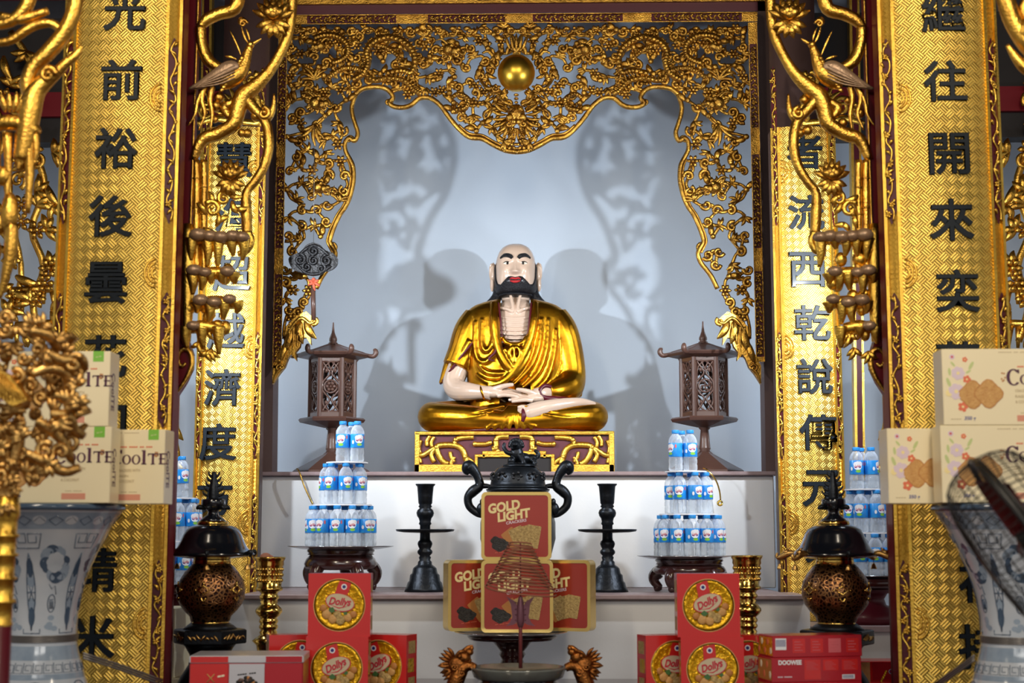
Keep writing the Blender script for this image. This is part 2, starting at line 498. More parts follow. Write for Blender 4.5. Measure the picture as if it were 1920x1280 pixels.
        if subsurf:
            r = o.modifiers.new('sub', 'SUBSURF'); r.levels = subsurf; r.render_levels = subsurf
        return o
def circ(cx, cz, r, n=32, rz=None, a0=0.0):
    rz = r if rz is None else rz
    return [(cx + r * math.cos(a0 + 2 * PI * i / n), cz + rz * math.sin(a0 + 2 * PI * i / n)) for i in range(n)]
def rrect(x0, x1, z0, z1, r, k=5):
    o = []
    for cx, cz, a in ((x1 - r, z1 - r, 0), (x0 + r, z1 - r, 90), (x0 + r, z0 + r, 180), (x1 - r, z0 + r, 270)):
        for i in range(k + 1):
            t = R(a + 90 * i / k); o.append((cx + r * math.cos(t), cz + r * math.sin(t)))
    return o
def rect(x0, x1, z0, z1): return [(x0, z0), (x1, z0), (x1, z1), (x0, z1)]

class Carve(MB):
    """carved relief drawn with pixel coordinates standing at one distance"""
    def __init__(s, D, mat_, mirror=None):
        super().__init__(); s.D = D; s.g = mat_; s.mir = mirror
    def pt(s, px, py, off=0.0):
        if s.mir: px = s.mir - px
        return P(px, py, s.D + off)
    def w(s, pts, rad, m=None, flat=0.8, n=7, per=4):
        """wire / stem; pts (px, py[, off])"""
        u = U(s.D)
        q = [s.pt(*p) for p in pts]
        rr = [r * u for r in rad] if isinstance(rad, (list, tuple)) else [rad * u] * len(pts)
        return s.tube(q, rr, m or s.g, n=n, per=per, flat=flat)
    def leaf(s, px, py, ang, ln, wd, bend=0.0, off=0.0, m=None, flat=0.45, tip=0.0):
        pts = []; rad = []
        a = R(ang); x, y = px, py
        K = 6
        for i in range(K + 1):
            t = i / K
            pts.append((x, y, off - math.sin(t * PI) * wd * 0.25 * U(s.D)))
            rad.append(max(wd * 0.5 * (math.sin(PI * min(1, t * 0.9 + 0.08)) ** 0.8), 0.4))
            x += math.cos(a) * ln / K; y -= math.sin(a) * ln / K
            a += R(bend) / K
        return s.w(pts, rad, m, flat, n=6, per=2)
    def curl(s, cx, cy, r, turns=1.3, a0=0.0, d=1, w0=3.0, w1=1.6, off=0.0, m=None, ball=True, flat=0.8):
        pts = []; rad = []
        K = max(int(turns * 10), 6)
        for i in range(K + 1):
            t = i / K
            rr = r * (1 - 0.8 * t); a = R(a0) + d * 2 * PI * turns * t
            pts.append((cx + rr * math.cos(a), cy - rr * math.sin(a), off - t * r * 0.25 * U(s.D)))
            rad.append(w0 + (w1 - w0) * t)
        s.w(pts, rad, m, flat, n=6, per=2)
        if ball: s.ball(pts[-1][0], pts[-1][1], w1 * 1.7, off - r * 0.25 * U(s.D), m)
    def ball(s, px, py, r, off=0.0, m=None, ry=None, rd=None):
        u = U(s.D); p = s.pt(px, py, off)
        return s.ell(p, (r * u, (rd or r) * u * 0.9, (ry or r) * u), m or s.g, 10, 7)
    def rosette(s, px, py, r, n=6, off=0.0, m=None, a0=0):
        for i in range(n):
            a = a0 + 360 * i / n
            s.leaf(px + 0.25 * r * math.cos(R(a)), py - 0.25 * r * math.sin(R(a)), a, r * 0.85, r * 0.62, 0, off, m, 0.5)
        s.ball(px, py, r * 0.28, off - r * 0.2 * U(s.D), m)
    def flame(s, px, py, ang, ln, n=4, spread=60, w=6, bend=50, off=0.0, m=None, rnd=random):
        for i in range(n):
            t = (i / (n - 1) - 0.5) if n > 1 else 0
            s.leaf(px, py, ang + t * spread, ln * (1 - 0.45 * abs(t)) * rnd.uniform(0.85, 1.1), w, bend * (1 if t >= 0 else -1) * rnd.uniform(0.6, 1.2), off, m, 0.6)
def inpoly(x, y, poly):
    c = False; j = len(poly) - 1
    for i in range(len(poly)):
        xi, yi = poly[i]; xj, yj = poly[j]
        if (yi > y) != (yj > y) and x < (xj - xi) * (y - yi) / (yj - yi) + xi: c = not c
        j = i
    return c
# ================================================================== the setting
def struct(name, mb, parent=None):
    o = mb.build(name, parent)
    if parent is None: o['kind'] = 'structure'
    return o
b = MB(); b.box(-5, 5, -4, 7.8, -0.05, 0, FLOOR_M); struct('floor', b)
b = MB(); b.box(-5, 5, 7.85, 8.0, 0, 4.6, WALL); struct('wall_back', b)
b = MB(); b.box(-5, 5, -4, 8.0, 4.6, 4.7, CEIL_M)
for k in range(28): b.box(-5, 5, -3.6 + k * 0.42, -3.5 + k * 0.42, 4.5, 4.6, CEIL_M)
struct('ceiling', b)

# ---- altar: raised ledge, middle step, side shelves, front table
Z_A = ZC + 120 / F_PX * 6.75
Z_B = ZC - 107 / F_PX * 6.0
Z_C = ZC - 158 / F_PX * 6.3
Z_T = 0.943
def xat(px, D, py=1000): return P(px, py, D).x
al = thing('altar_ledge', 'raised white altar block with a thin brown stone top under the statue', 'altar', (0, 7.3, 0))
b = MB(); b.box(xat(482, 6.78), xat(1453, 6.78), 6.78, 7.84, Z_B, Z_A - 0.018, WHITE, 0.004); b.build('block', al, True)
b = MB(); b.box(xat(478, 6.75), xat(1462, 6.75), 6.75, 7.845, Z_A - 0.018, Z_A, LEDGE, 0.004); b.build('top_slab', al, True)
XI0, XI1 = xat(489, 6.4), xat(1452, 6.4)
al = thing('altar_step', 'lower white altar step with a brown stone edge holding black candlesticks', 'altar', (0, 6.4, 0))
b = MB(); b.box(xat(395, 6.03), xat(1515, 6.03), 6.03, 6.28, 0.001, Z_B - 0.02, WHITE, 0.004); b.box(XI0, XI1, 6.28, 7.82, 0.001, Z_B - 0.02, WHITE); b.build('block', al, True)
b = MB(); b.box(xat(452, 6.0), xat(1508, 6.0), 6.0, 6.28, Z_B - 0.02, Z_B, LEDGE, 0.004); b.box(XI0, XI1, 6.28, 7.825, Z_B - 0.02, Z_B, LEDGE); b.build('top_slab', al, True)
for sd, x0, x1 in (('left', -2.9, XI0 - 0.003), ('right', XI1 + 0.003, 2.9)):
    al = thing('side_shelf', 'low white side shelf behind the front column on the %s' % sd, 'shelf', ((x0 + x1) / 2, 6.8, 0))
    fa, fb = (x0, xat(395, 6.03) - .005) if sd == 'left' else (xat(1515, 6.03) + .005, x1)
    b = MB(); b.box(x0, x1, 6.30, 7.82, 0.001, Z_C - 0.02, WHITE); b.box(fa, fb, 6.07, 6.30, 0.001, Z_C - 0.02, WHITE); b.build('block', al, True)
    b = MB(); b.box(x0, x1, 6.30, 7.825, Z_C - 0.02, Z_C, LEDGE); b.box(fa, fb, 6.05, 6.30, Z_C - 0.02, Z_C, LEDGE); b.build('top_slab', al, True)
for nm, lab, x0, x1, y0_, y1_ in (('offering_table', 'dark wooden front offering table holding the red biscuit boxes', -1.23, 1.13, 4.80, 5.555), ('offering_bench', 'long dark wooden bench behind the front columns', -2.0, 2.0, 5.565, 6.02)):
    al = thing(nm, lab, 'table' if nm[9] == 't' else 'bench', ((x0 + x1) / 2, (y0_ + y1_) / 2, 0))
    b = MB(); b.box(x0, x1, y0_, y1_, Z_T - 0.05, Z_T, WOOD_D, 0.006); b.build('table_top', al, True)
    for x in (x0 + 0.05, x1 - 0.13):
        for y in (y0_ + 0.04, y1_ - 0.12):
            b = MB(); b.box(x, x + 0.08, y, y + 0.08, 0.001, Z_T - 0.05, WOOD_D, 0.006); b.build('leg', al, True)

# ---- brown posts and lintel around the niche
def post(name, pa, pb, D, y0, y1):
    b = MB()
    A = P(pa[0], pa[1], D); B = P(pb[0], pb[1], D); A2 = P(pa[2], pa[1], D); B2 = P(pb[2], pb[1], D)
    vs = [(A.x, D, A.z), (A2.x, D, A.z), (B2.x, D, y1), (B.x, D, y1)]
    vs += [(v[0], D + 0.14, v[2]) for v in vs]
    fs = [(0, 1, 2, 3), (7, 6, 5, 4), (0, 4, 5, 1), (1, 5, 6, 2), (2, 6, 7, 3), (3, 7, 4, 0)]
    b.add(vs, fs, WOOD_P, False)
    o = b.build(name); o['kind'] = 'structure'; return o
post('trim_1', (486, -150, 524), (478, 880, 510), 6.93, 0, Z_A + 0.001)
post('trim_2', (1418, -150, 1446), (1436, 880, 1461), 6.93, 0, Z_A + 0.001)
b = MB(); b.box(xat(490, 6.93, 10), xat(1450, 6.93, 10), 6.93, 7.06, P(960, 24, 6.93).z, P(960, 4, 6.93).z, MAUVE)
o = b.build('trim_3'); o['kind'] = 'structure'
b = MB(); b.box(xat(490, 6.9, 0), xat(1450, 6.9, 0), 6.915, 7.06, P(960, 3, 6.9).z, P(960, -30, 6.9).z, GOLD_F)
o = b.build('trim_4'); o['kind'] = 'structure'
b = MB(); b.box(-4, 4, 6.95, 7.08, P(960, -30, 6.9).z, 4.5, MAROON)
o = b.build('trim_5'); o['kind'] = 'structure'
# lintel and boards above the side bays
for k, (pa, pb) in enumerate(((-400, 478), (1462, 2300))):
    b = MB(); b.box(xat(pa, 6.96, 100), xat(pb, 6.96, 100), 6.96, 7.06, P(960, 262, 6.96).z, 4.0, DARK)
    zz = P(960, 262, 6.96).z
    b.box(xat(pa, 6.94, 100), xat(pb, 6.94, 100), 6.93, 6.955, zz + 0.12, zz + 0.24, MAROON)
    o = b.build('trim_%d' % (6 + k)); o['kind'] = 'structure'

# ---- columns with curved couplet boards
def couplet(px, D, Rb, th, chars, size, label, weave, front, zlo, zhi, cart, sd):
    if not front: zhi = P(px, 236, D).z
    c = P(px, 640, D)
    cx, cy = c.x, D + Rb
    Rc = 0.165 if front else 0.105
    ccy = D + Rb * (1 - math.cos(th)) + 0.107 + Rc
    b = MB(); b.lathe([(Rc, 0.0 if front else Z_C + 0.001), (Rc, 4.5)], MAROON if front else WOOD_P, (cx, ccy, 0), 40)
    o = b.build('column'); o['kind'] = 'structure'
    t = thing('couplet_board', label, 'couplet board', (cx, cy, zlo), 0, None)
    H = zhi - zlo
    def sec(a, r, z): return (r * math.sin(a), -r * math.cos(a), z)
    def shell(mb, a0, a1, r0, r1, z0, z1, m, k=16):
        vs = []; fs = []
        for i in range(k + 1):
            a = a0 + (a1 - a0) * i / k
            vs += [sec(a, r1, z0), sec(a, r1, z1), sec(a, r0, z1), sec(a, r0, z0)]
        for i in range(k):
            o = i * 4; p = o + 4
            fs += [(o, p, p + 1, o + 1), (o + 1, p + 1, p + 2, o + 2), (o + 2, p + 2, p + 3, o + 3), (o + 3, p + 3, p, o)]
        fs += [(0, 1, 2, 3), (k * 4 + 3, k * 4 + 2, k * 4 + 1, k * 4)]
        mb.add(vs, fs, m, False)
    aF = th * 0.76
    m = MB(); shell(m, -aF, aF, Rb - 0.03, Rb, 0, H, weave, 28)
    for f in m.f: pass
    m.s = [True] * len(m.s)
    fo = m.build('woven_field', t)
    md = fo.modifiers.new('es', 'EDGE_SPLIT'); md.split_angle = R(40)
    m = MB(); m.box(-Rb * math.sin(th) + .003, Rb * math.sin(th) - .003, -Rb * math.cos(th) + .036, -Rb * math.cos(th) + 0.105, 0, H, MAROON if front else WOOD_P); m.build('board_back', t)
    for s_ in (-1, 1):
        m = MB()
        shell(m, min(s_ * aF, s_ * th), max(s_ * aF, s_ * th), Rb - 0.032, Rb - 0.002, 0, H, STIPPLE, 5)
        w = 0.012 / Rb
        for a in (s_ * aF, s_ * (th - w * 0.5)):
            shell(m, a - w * 0.45, a + w * 0.45, Rb - 0.005, Rb + 0.006, 0, H, GOLD_B, 2)
        bo = m.build('border', t)
        # maroon cartouches with gilded vine
        rnd = random.Random(int(px) + s_)
        for (ya, yb) in cart:
            pm = MB(); vm = pm
            z1 = P(px, ya, D).z - zlo; z0 = P(px, yb, D).z - zlo
            am = s_ * (aF + th) / 2; hw = (th - aF) * 0.36
            pts = 10
            vs = []; fs = []
            hh = z1 - z0; cr = hw * Rb
            N = 14
            for i in range(N + 1):
                tt = i / N; z = z0 + hh * tt
                d = min(tt, 1 - tt) * hh
                k = 1.0 if d > cr else max(0.1, math.sqrt(max(0, 1 - (1 - d / cr) ** 2)))
                for a in (am - hw * k, am + hw * k): vs.append(sec(a, Rb + 0.001, z))
            for i in range(N): fs.append((i * 2, i * 2 + 1, i * 2 + 3, i * 2 + 2))
            pm.add(vs, fs, MAROON_D, False)
            n = max(int(hh / 0.035), 3)
            q = []
            for i in range(n + 1):
                a = am + hw * 0.6 * math.sin(i * 2.1 + rnd.random()); q.append(sec(a, Rb + 0.004, z0 + 0.01 + (hh - 0.02) * i / n))
            vm.tube(q, 0.0036 if front else 0.003, GOLD_B, 6, 4)
            for i in range(n):
                a = am + hw * rnd.uniform(-.5, .5); z = z0 + 0.015 + (hh - 0.03) * (i + 0.5) / n
                d = rnd.choice((-1, 1)); lw = hw * 0.75
                vm.tube([sec(a, Rb + 0.004, z), sec(a + d * lw * .5, Rb + 0.006, z + 0.012), sec(am + d * hw * 0.85, Rb + 0.003, z + 0.02)], [0.002, 0.006, 0.001], GOLD_B, 6, 3)
                if rnd.random() < .35:
                    for k in range(5):
                        aa = 2 * PI * k / 5
                        vm.tube([sec(a, Rb + .006, z), sec(a + 0.011 * math.cos(aa) / Rb, Rb + .006, z + 0.011 * math.sin(aa))], [0.003, 0.005], GOLD_B, 6, 1)
            pm.build('cartouche', bo)
    # raised medallions along the inner edge of the field
    for zy in range(180 if front else 320, 1250 if front else 1110, 330):
        m = MB()
        for k in range(3):
            s_ = sd; z = P(px, zy, D).z - zlo
            r_ = 0.014 + 0.012 * k
            q = []
            for i in range(11):
                a = PI * (0.5 + i / 10.0) if s_ > 0 else PI * (-0.5 + i / 10.0)
                q.append(sec(s_ * aF * 0.92 + r_ * math.cos(a) / Rb, Rb + 0.002, z + r_ * 1.3 * math.sin(a)))
            m.tube(q, 0.004, WEAVE if False else GOLD_B, 6, 1)
        m.build('medallion', t)
    for ch, y, dx in chars:
        m = MB()
        z = P(px, y, D).z - zlo
        for ox, oz in ((-.014, -.010), (.014, -.010), (-.014, .010), (.014, .010), (0, 0)):
            m.text(ch, (dx + ox * size) * U(D), z + oz * size * U(D), size * U(D), -(Rb - 0.022), INK, None, 0, 0.008, 0.0, 0.0275 + 0.0004 * (ox == 0))
        m.build('character', t)
    return t
cartF = [(65, 415), (545, 800), (1050, 1420)]
couplet(203, 5.0, 0.42, R(29.5), [('光', 20, 10), ('前', 150, 8), ('裕', 278, 2), ('後', 405, -4), ('曇', 530, -8), ('花', 668, -4), ('印', 795, 0), ('塔', 930, 0), ('靖', 1068, -10), ('米', 1196, -10), ('光', 1330, 0)], 80,
        'gold couplet board with black characters on the front column behind the dragon staff', WEAVE, True, 0.45, 3.9, cartF, 1)
couplet(1787, 5.0, 0.42, R(29), [('繼', 22, 5), ('往', 152, 4), ('開', 288, 6), ('來', 412, 6), ('奕', 545, 12), ('葉', 680, 8), ('傳', 815, 10), ('燈', 950, 10), ('福', 1088, 34), ('持', 1212, 30), ('光', 1340, 20)], 80,
        'gold couplet board with black characters on the front column behind the wire fan', WEAVE, True, 0.45, 3.9, cartF, -1)
cartB = [(120, 420), (620, 860), (925, 1120)]
couplet(427, 6.4, 0.26, R(32.5), [('慧', 300, 4), ('海', 402, 4), ('超', 512, 4), ('越', 620, -4), ('濟', 726, -8), ('度', 828, -14), ('方', 932, -18), ('便', 1040, -20)], 68,
        'slim gold couplet board beside the niche, on the side of the hanging cloud plaque', WEAVE_S, False, Z_C + 0.002, 3.9, cartB, 1)
couplet(1518, 6.4, 0.26, R(32.5), [('者', 285, 0), ('流', 398, 0), ('西', 505, 0), ('乾', 605, 6), ('說', 705, 8), ('傳', 810, 12), ('元', 915, 16), ('光', 1020, 16)], 66,
        'slim gold couplet board beside the niche, on the side away from the cloud plaque', WEAVE_S, False, Z_C + 0.002, 3.9, cartB, -1)

# ================================================================== carved niche surround
MS = 1938
rim = [(593, 541), (603, 520), (613, 506), (624, 492), (629, 474), (621, 458), (619, 449), (626, 427), (637, 403), (648, 387), (657, 366), (663, 338), (662, 312), (656, 298), (648, 283), (647, 268), (654, 259), (665, 264),
       (671, 250), (666, 232), (661, 215), (660, 198), (667, 177), (677, 168), (690, 164), (712, 163), (728, 169), (737, 183), (730, 193), (740, 200), (758, 201), (772, 196), (787, 184), (807, 184), (826, 198), (842, 220),
       (860, 241), (880, 257), (904, 260), (926, 272), (948, 282), (969, 285)]
nf = thing('carved_niche_surround', 'openwork gilded wooden surround with dragons and a gold ball around the niche opening', 'carved frame', P(969, 100, 6.87))
D_F = 6.85
left_poly = [(541, 46)] + [(969, 46)] + rim[::-1] + [(585, 560), (560, 600), (532, 640)]
def strip_x(y): return 541 - (y - 40) * 0.0165
def fretwork(mir, seed):
    out = []
    # --- top half panel and side panel share one drawing, split at y=178
    rnd = random.Random(seed)
    top = Carve(D_F + 0.03, GOLD_F, mir); side = Carve(D_F + 0.03, GOLD_F, mir)
    def T(y): return top if y < 178 else side
    # rims
    rt = [p for p in rim if p[1] < 300][23 - 1:] if False else rim[22:]
    rs = rim[:23]
    top.w([(x, y, -0.01) for x, y in rt], 5, None, 1.2); side.w([(x, y, -0.01) for x, y in rs], 4.6, None, 1.2)
    top.w([(x, y - 7, -0.015) for x, y in rt[14:]], 2.4, None, 1.0)
    side.w([(x - 6, y, -0.015) for x, y in rs[4:14]], 2.0, None, 1.0)
    top.curl(728, 190, 8, 0.9, 40, -1, 3.5, 2)
    side.curl(622, 462, 9, 1.0, -60, 1, 3.5, 2)
    side.curl(655, 262, 8, 0.9, 0, 1, 3.2, 2)
    # dragon bodies: thick scaled coils
    def body(c, pts, r, spikes=True):
        n = len(pts)
        c.w([(p[0], p[1], -0.03) for p in pts], [r * (1 - 0.35 * abs(i / (n - 1) - 0.4)) for i in range(n)], None, 0.9, 9, 5)
        q = catmull(pts, 4)
        for i in range(1, len(q) - 1):
            dx, dy = q[i + 1][0] - q[i - 1][0], q[i + 1][1] - q[i - 1][1]
            a = math.degrees(math.atan2(-dy, dx))
            if spikes: c.leaf(q[i][0], q[i][1], a + 70, r * 1.7, 3.2, 0, -0.035)
            c.ball(q[i][0], q[i][1], r * 0.62, -0.045)
    body(top, [(588, 72), (608, 66), (632, 68), (650, 82), (652, 100), (640, 112), (622, 118)], 7)
    body(top, [(660, 150), (680, 138), (690, 118), (688, 95), (705, 76), (735, 70), (764, 84), (778, 108), (772, 135), (752, 132), (722, 138)], 7.5)
    body(top, [(616, 145), (645, 128), (678, 132), (700, 150), (730, 146), (760, 152), (775, 168), (790, 176)], 6)
    body(top, [(690, 82), (722, 88), (740, 100), (752, 112)], 4.5, False)
    body(top, [(846, 184), (860, 176), (878, 186), (872, 202), (852, 206)], 5, False)
    # dragon heads: mane of flames, snout, horns, whiskers
    def head(c, x, y, s, fl):
        for a in range(0, 360, 36):
            c.flame(x + 6 * s * math.cos(R(a)), y - 6 * s * math.sin(R(a)), a + fl * 20, 17 * s, 2, 30, 5 * s, 60 * fl, -0.02, None, rnd)
        c.ball(x, y, 10 * s, -0.04); c.ball(x + fl * 9 * s, y + 3 * s, 7 * s, -0.05); c.ball(x + fl * 15 * s, y + 1 * s, 4.6 * s, -0.055)
        c.ball(x + fl * 4 * s, y - 6 * s, 3.6 * s, -0.07); c.curl(x + fl * 13 * s, y + 8 * s, 6 * s, 1, 90, fl, 2.2, 1.4, -0.05)
        c.w([(x - fl * 2 * s, y - 8 * s, -.05), (x - fl * 12 * s, y - 16 * s, -.05), (x - fl * 22 * s, y - 14 * s, -.04)], [2.6, 2.2, 1.0])
        c.w([(x + fl * 12 * s, y + 2 * s, -.06), (x + fl * 22 * s, y + 8 * s, -.05), (x + fl * 26 * s, y - 2 * s, -.04)], [1.6, 1.3, 0.8])
    head(top, 842, 92, 1.15, 1); head(top, 600, 86, 0.9, -1)
    head(side, 592, 192, 1.25, 1); head(side, 597, 350, 1.15, 1)
    top.flame(590, 150, 100, 40, 6, 120, 7, 50, -0.02, None, rnd)
    side.flame(590, 232, 255, 46, 5, 70, 8, 40, -0.03, None, rnd)
    side.flame(612, 262, 215, 26, 3, 40, 7, 40, -0.03, None, rnd)
    # scroll filling
    pts = []
    rimd = [p[:2] for p in catmull(rim, 3)]
    tries = 0
    while tries < 6000:
        tries += 1
        x = rnd.uniform(528, 967); y = rnd.uniform(52, 640)
        if not inpoly(x, y, left_poly): continue
        sp = 13.5 if y < 178 else 19
        if y > 178 and x > 670: sp = 15
        if any((x - a) ** 2 + (y - b) ** 2 < sp * sp for a, b in pts): continue
        if (x - 969) ** 2 + (y - 137) ** 2 < 44 ** 2: continue
        if any((x - a) ** 2 + (y - b) ** 2 < 13 ** 2 for a, b in rimd): continue
        pts.append((x, y))
    for i, (x, y) in enumerate(pts):
        c = top if (y < 178 or x > 675) else side
        near = sorted(pts, key=lambda p: (p[0] - x) ** 2 + (p[1] - y) ** 2)[1:3]
        for (a, b_) in near:
            mx, my = (x + a) / 2 + rnd.uniform(-6, 6), (y + b_) / 2 + rnd.uniform(-6, 6)
            if inpoly(mx, my, left_poly):
                c.w([(x, y), (mx, my, -0.008), (a, b_)], [3.6, 3.0, 3.6], n=6)
        k = rnd.random(); r = 9.5 if y < 178 else 10.5
        if k < 0.40: c.curl(x, y, r, rnd.uniform(0.9, 1.4), rnd.uniform(0, 360), rnd.choice((-1, 1)), 3.9, 2.3, rnd.uniform(-0.02, 0))
        elif k < 0.72: c.flame(x, y, rnd.uniform(0, 360), r * 2.1, 4, 90, 7, 60, rnd.uniform(-0.025, 0), None, rnd)
        elif k < 0.86: c.rosette(x, y, r * 1.05, 6, rnd.uniform(-0.025, -0.01))
        else:
            c.leaf(x, y, rnd.uniform(0, 360), r * 2.4, 12, 60, -0.015); c.ball(x, y, 5.5, -0.03)
    # hem of cloud curls under the top strip
    for x in range(552, 968, 27):
        top.ball(x, 54, 8, -0.01, None, 5); top.ball(x + 9, 58, 6, -0.015, None, 4.5); top.curl(x + 4, 58, 6, 1, 200, 1, 2, 1.4, -0.02)
    return top, side
pt = []
for mir, sd in ((None, 'left'), (MS, 'right')):
    tp, si = fretwork(mir, 11)
    tp.build('fretwork_panel', nf, True); si.build('fretwork_side', nf, True)
# centre: golden ball, flames and dragon mask
c = Carve(D_F + 0.02, GOLD_F)
c.ball(968, 214, 17, -0.03, None, 20)
for sx in (-1, 1):
    X = lambda v: 968 + sx * v
    c.ball(X(8), 204, 6, -0.07); c.ball(X(8), 204, 3, -0.085)
    c.ball(X(12), 220, 8, -0.05); c.ball(X(5), 228, 5, -0.065); c.curl(X(14), 232, 7, 1, 90, sx, 2.4, 1.6, -0.05)
    c.w([(X(10), 196, -.05), (X(24), 190, -.05), (X(34), 178, -.04), (X(46), 176, -.03)], [3.2, 3, 2.2, 1])
    for k in range(6):
        a = (20 - k * 22) if sx > 0 else (160 + k * 22)
        c.leaf(X(18), 210 + k * 5, a, 34 - k * 2, 7, 50 * sx, -0.03)
        c.leaf(X(22), 200 + k * 7, a + 12 * sx, 26, 5, -50 * sx, -0.02)
    c.w([(X(4), 243), (X(12), 258, -.01), (X(26), 266), (X(36), 255), (X(30), 246)], 2.6)
    c.w([(X(2), 240), (X(3), 256), (X(10), 270), (X(30), 272)], 2.8)
    for k in range(7):
        a = 90 - sx * k * 26
        c.leaf(X(0) + 38 * math.cos(R(a)), 137 - 38 * math.sin(R(a)), a + 20 * sx, 22, 8, 60 * sx, -0.01)
    c.w([(X(36), 160, -.02), (X(52), 166, -.02), (X(66), 152), (X(70), 140)], [4, 4, 3, 2]); c.w([(X(40), 110), (X(52), 96, -.01), (X(64), 100)], [4, 3.4, 2]); c.curl(X(40), 166, 7, 1, 0, sx, 3, 2, -.03)
for k in range(5): c.leaf(968 + (k - 2) * 6, 92, 90 - (k - 2) * 10, 30, 7, 0, -0.02)
for z in range(3): c.ball(968, 178 + z * 7, 5 - z * 0.6, -0.05, None, 3)
c.build('dragon_mask', nf, True)
m = MB(); m.ell(P(968, 137, D_F - 0.03), (36 * U(D_F),) * 3, GOLD_M, 32, 20)
m.build('gold_ball', nf, True)['label'] = 'smooth gold ball at the top centre'
# border strips
def border(pa, pb, wpx, D, rnd, parent, name):
    """straight carved strip: gold fillets, alternating maroon cartouches and gold blocks"""
    A = Vector((pa[0], pa[1])); B = Vector((pb[0], pb[1])); L = (B - A).length; d = (B - A) / L; nrm = Vector((-d.y, d.x))
    mb = MB()
    def q(t, s_, off=0.0):
        p = A + d * t + nrm * s_
        return P(p.x, p.y, D + off)
    def slab(t0, t1, s0, s1, o0, o1, m):
        vs = [q(t0, s0, o0), q(t1, s0, o0), q(t1, s1, o0), q(t0, s1, o0), q(t0, s0, o1), q(t1, s0, o1), q(t1, s1, o1), q(t0, s1, o1)]
        mb.add(vs, [(0, 1, 2, 3), (7, 6, 5, 4), (0, 4, 5, 1), (1, 5, 6, 2), (2, 6, 7, 3), (3, 7, 4, 0)], m, False)
    h = wpx / 2
    slab(0, L, -h, h, 0.0, 0.05, MAROON_D)
    slab(0, L, -h, -h + 1.7, -0.012, 0, GOLD_F); slab(0, L, h - 1.7, h, -0.012, 0, GOLD_F)
    t = 0; blk = True; u = U(D)
    while t < L - 4:
        seg = rnd.uniform(40, 62) if blk else rnd.uniform(130, 180)
        e = min(t + seg, L)
        if blk:
            slab(t, e, -h + 1.7, h - 1.7, -0.004, 0, GOLD_F)
        else:
            x = t + 4; zig = 1
            stem = []
            while x < e - 4:
                zig = -zig
                stem.append(q(x, zig * h * .28, -.003))
                mb.tube([q(x, zig * h * .2, -.004), q(x + 5, zig * h * .5, -.009), q(x + 10 * rnd.uniform(.6, 1), zig * h * .62, -.003)], [.8 * u, 2.3 * u, .5 * u], GOLD_F, 6, 2)
                mb.tube([q(x + 2, -zig * h * .05, -.004), q(x + 6, -zig * h * .35, -.008), q(x + 4, -zig * h * .6, -.003)], [.8 * u, 1.7 * u, .5 * u], GOLD_F, 6, 2)
                if rnd.random() < .3:
                    for k in range(5):
                        mb.tube([q(x + 3, 0, -.006), q(x + 3 + 4.5 * math.cos(k * 1.257), 4.5 * math.sin(k * 1.257), -.008)], [1.2 * u, 1.9 * u], GOLD_F, 6, 1)
                x += 8.5
            mb.tube(stem, 1.2 * u, GOLD_F, 6, 4)
        t = e; blk = not blk
    return mb.build(name, parent, True)
rb = random.Random(5)
border((522, 37), (1420, 31), 18, D_F, rb, nf, 'border_strip')
border((531, 46), (519, 690), 17, D_F, rb, nf, 'border_strip')
border((1411, 42), (1426, 678), 17, D_F, rb, nf, 'border_strip')
# leaf brackets at the feet of the surround
for mir in (None, MS):
    c = Carve(D_F, GOLD, mir)
    u = U(D_F)
    out = [(511, 720), (511, 686), (534, 640), (536, 612), (556, 592), (574, 584), (588, 596), (594, 604), (586, 612), (577, 606), (572, 616), (582, 632), (583, 646), (574, 632), (566, 634), (562, 650), (554, 660), (556, 676), (546, 664), (540, 672), (534, 688), (524, 700)]
    q = [c.pt(x, y) for x, y in out]
    c.prism([(p.x, p.z) for p in q], D_F - 0.004, D_F + 0.035, GOLD)
    c.w([(538, 628, -.012), (552, 606, -.014), (566, 596, -.014), (580, 606, -.014), (590, 603, -.014)], [2.6, 3.4, 3.6, 3.4, 3])
    c.curl(588, 603, 8, 1.1, 60, -1, 3.4, 2, -0.01)
    c.leaf(560, 600, 268, 46, 16, 30, -0.004); c.leaf(572, 600, 285, 42, 15, 40, -.006); c.leaf(546, 612, 262, 52, 16, -20, -.004); c.leaf(536, 640, 255, 44, 13, -10, -.004)
    for k in range(4): c.w([(541 + k * 8, 612 - k * 3, -.014), (543 + k * 7, 632, -.016), (540 + k * 8, 656 - k * 5, -.012)], [1.2, 1.8, .8])
    c.curl(524, 690, 8, 1.2, 0, 1, 2.6, 1.6, -.008)
    c.w([(512, 718, -.004), (518, 700, -.01), (532, 688, -.01)], [2, 2.6, 2.2])
    c.build('leaf_bracket', nf, True)
# ================================================================== statue on its carved base
S_D = 7.42
SU = U(S_D)
st = thing('monk_statue', 'seated gilded statue of a bald bearded monk with hands folded in his lap', 'statue', (P(967, 806, S_D).x, S_D, P(964, 808, 7.14).z))
ST = Matrix.Diagonal((SU, SU, SU * 1.024, 1))
def SM():
    m = MB(); m.T = ST; return m
def cp(cx, cy): return (cx / 2.665 + 740 - 967, 806 - (cy / 2.665 + 420))
def lerp_tab(tab, x):
    if x <= tab[0][0]: return tab[0][1:]
    for i in range(len(tab) - 1):
        if x <= tab[i + 1][0]:
            t = (x - tab[i][0]) / (tab[i + 1][0] - tab[i][0])
            return tuple(a + (b - a) * t for a, b in zip(tab[i][1:], tab[i + 1][1:]))
    return tab[-1][1:]
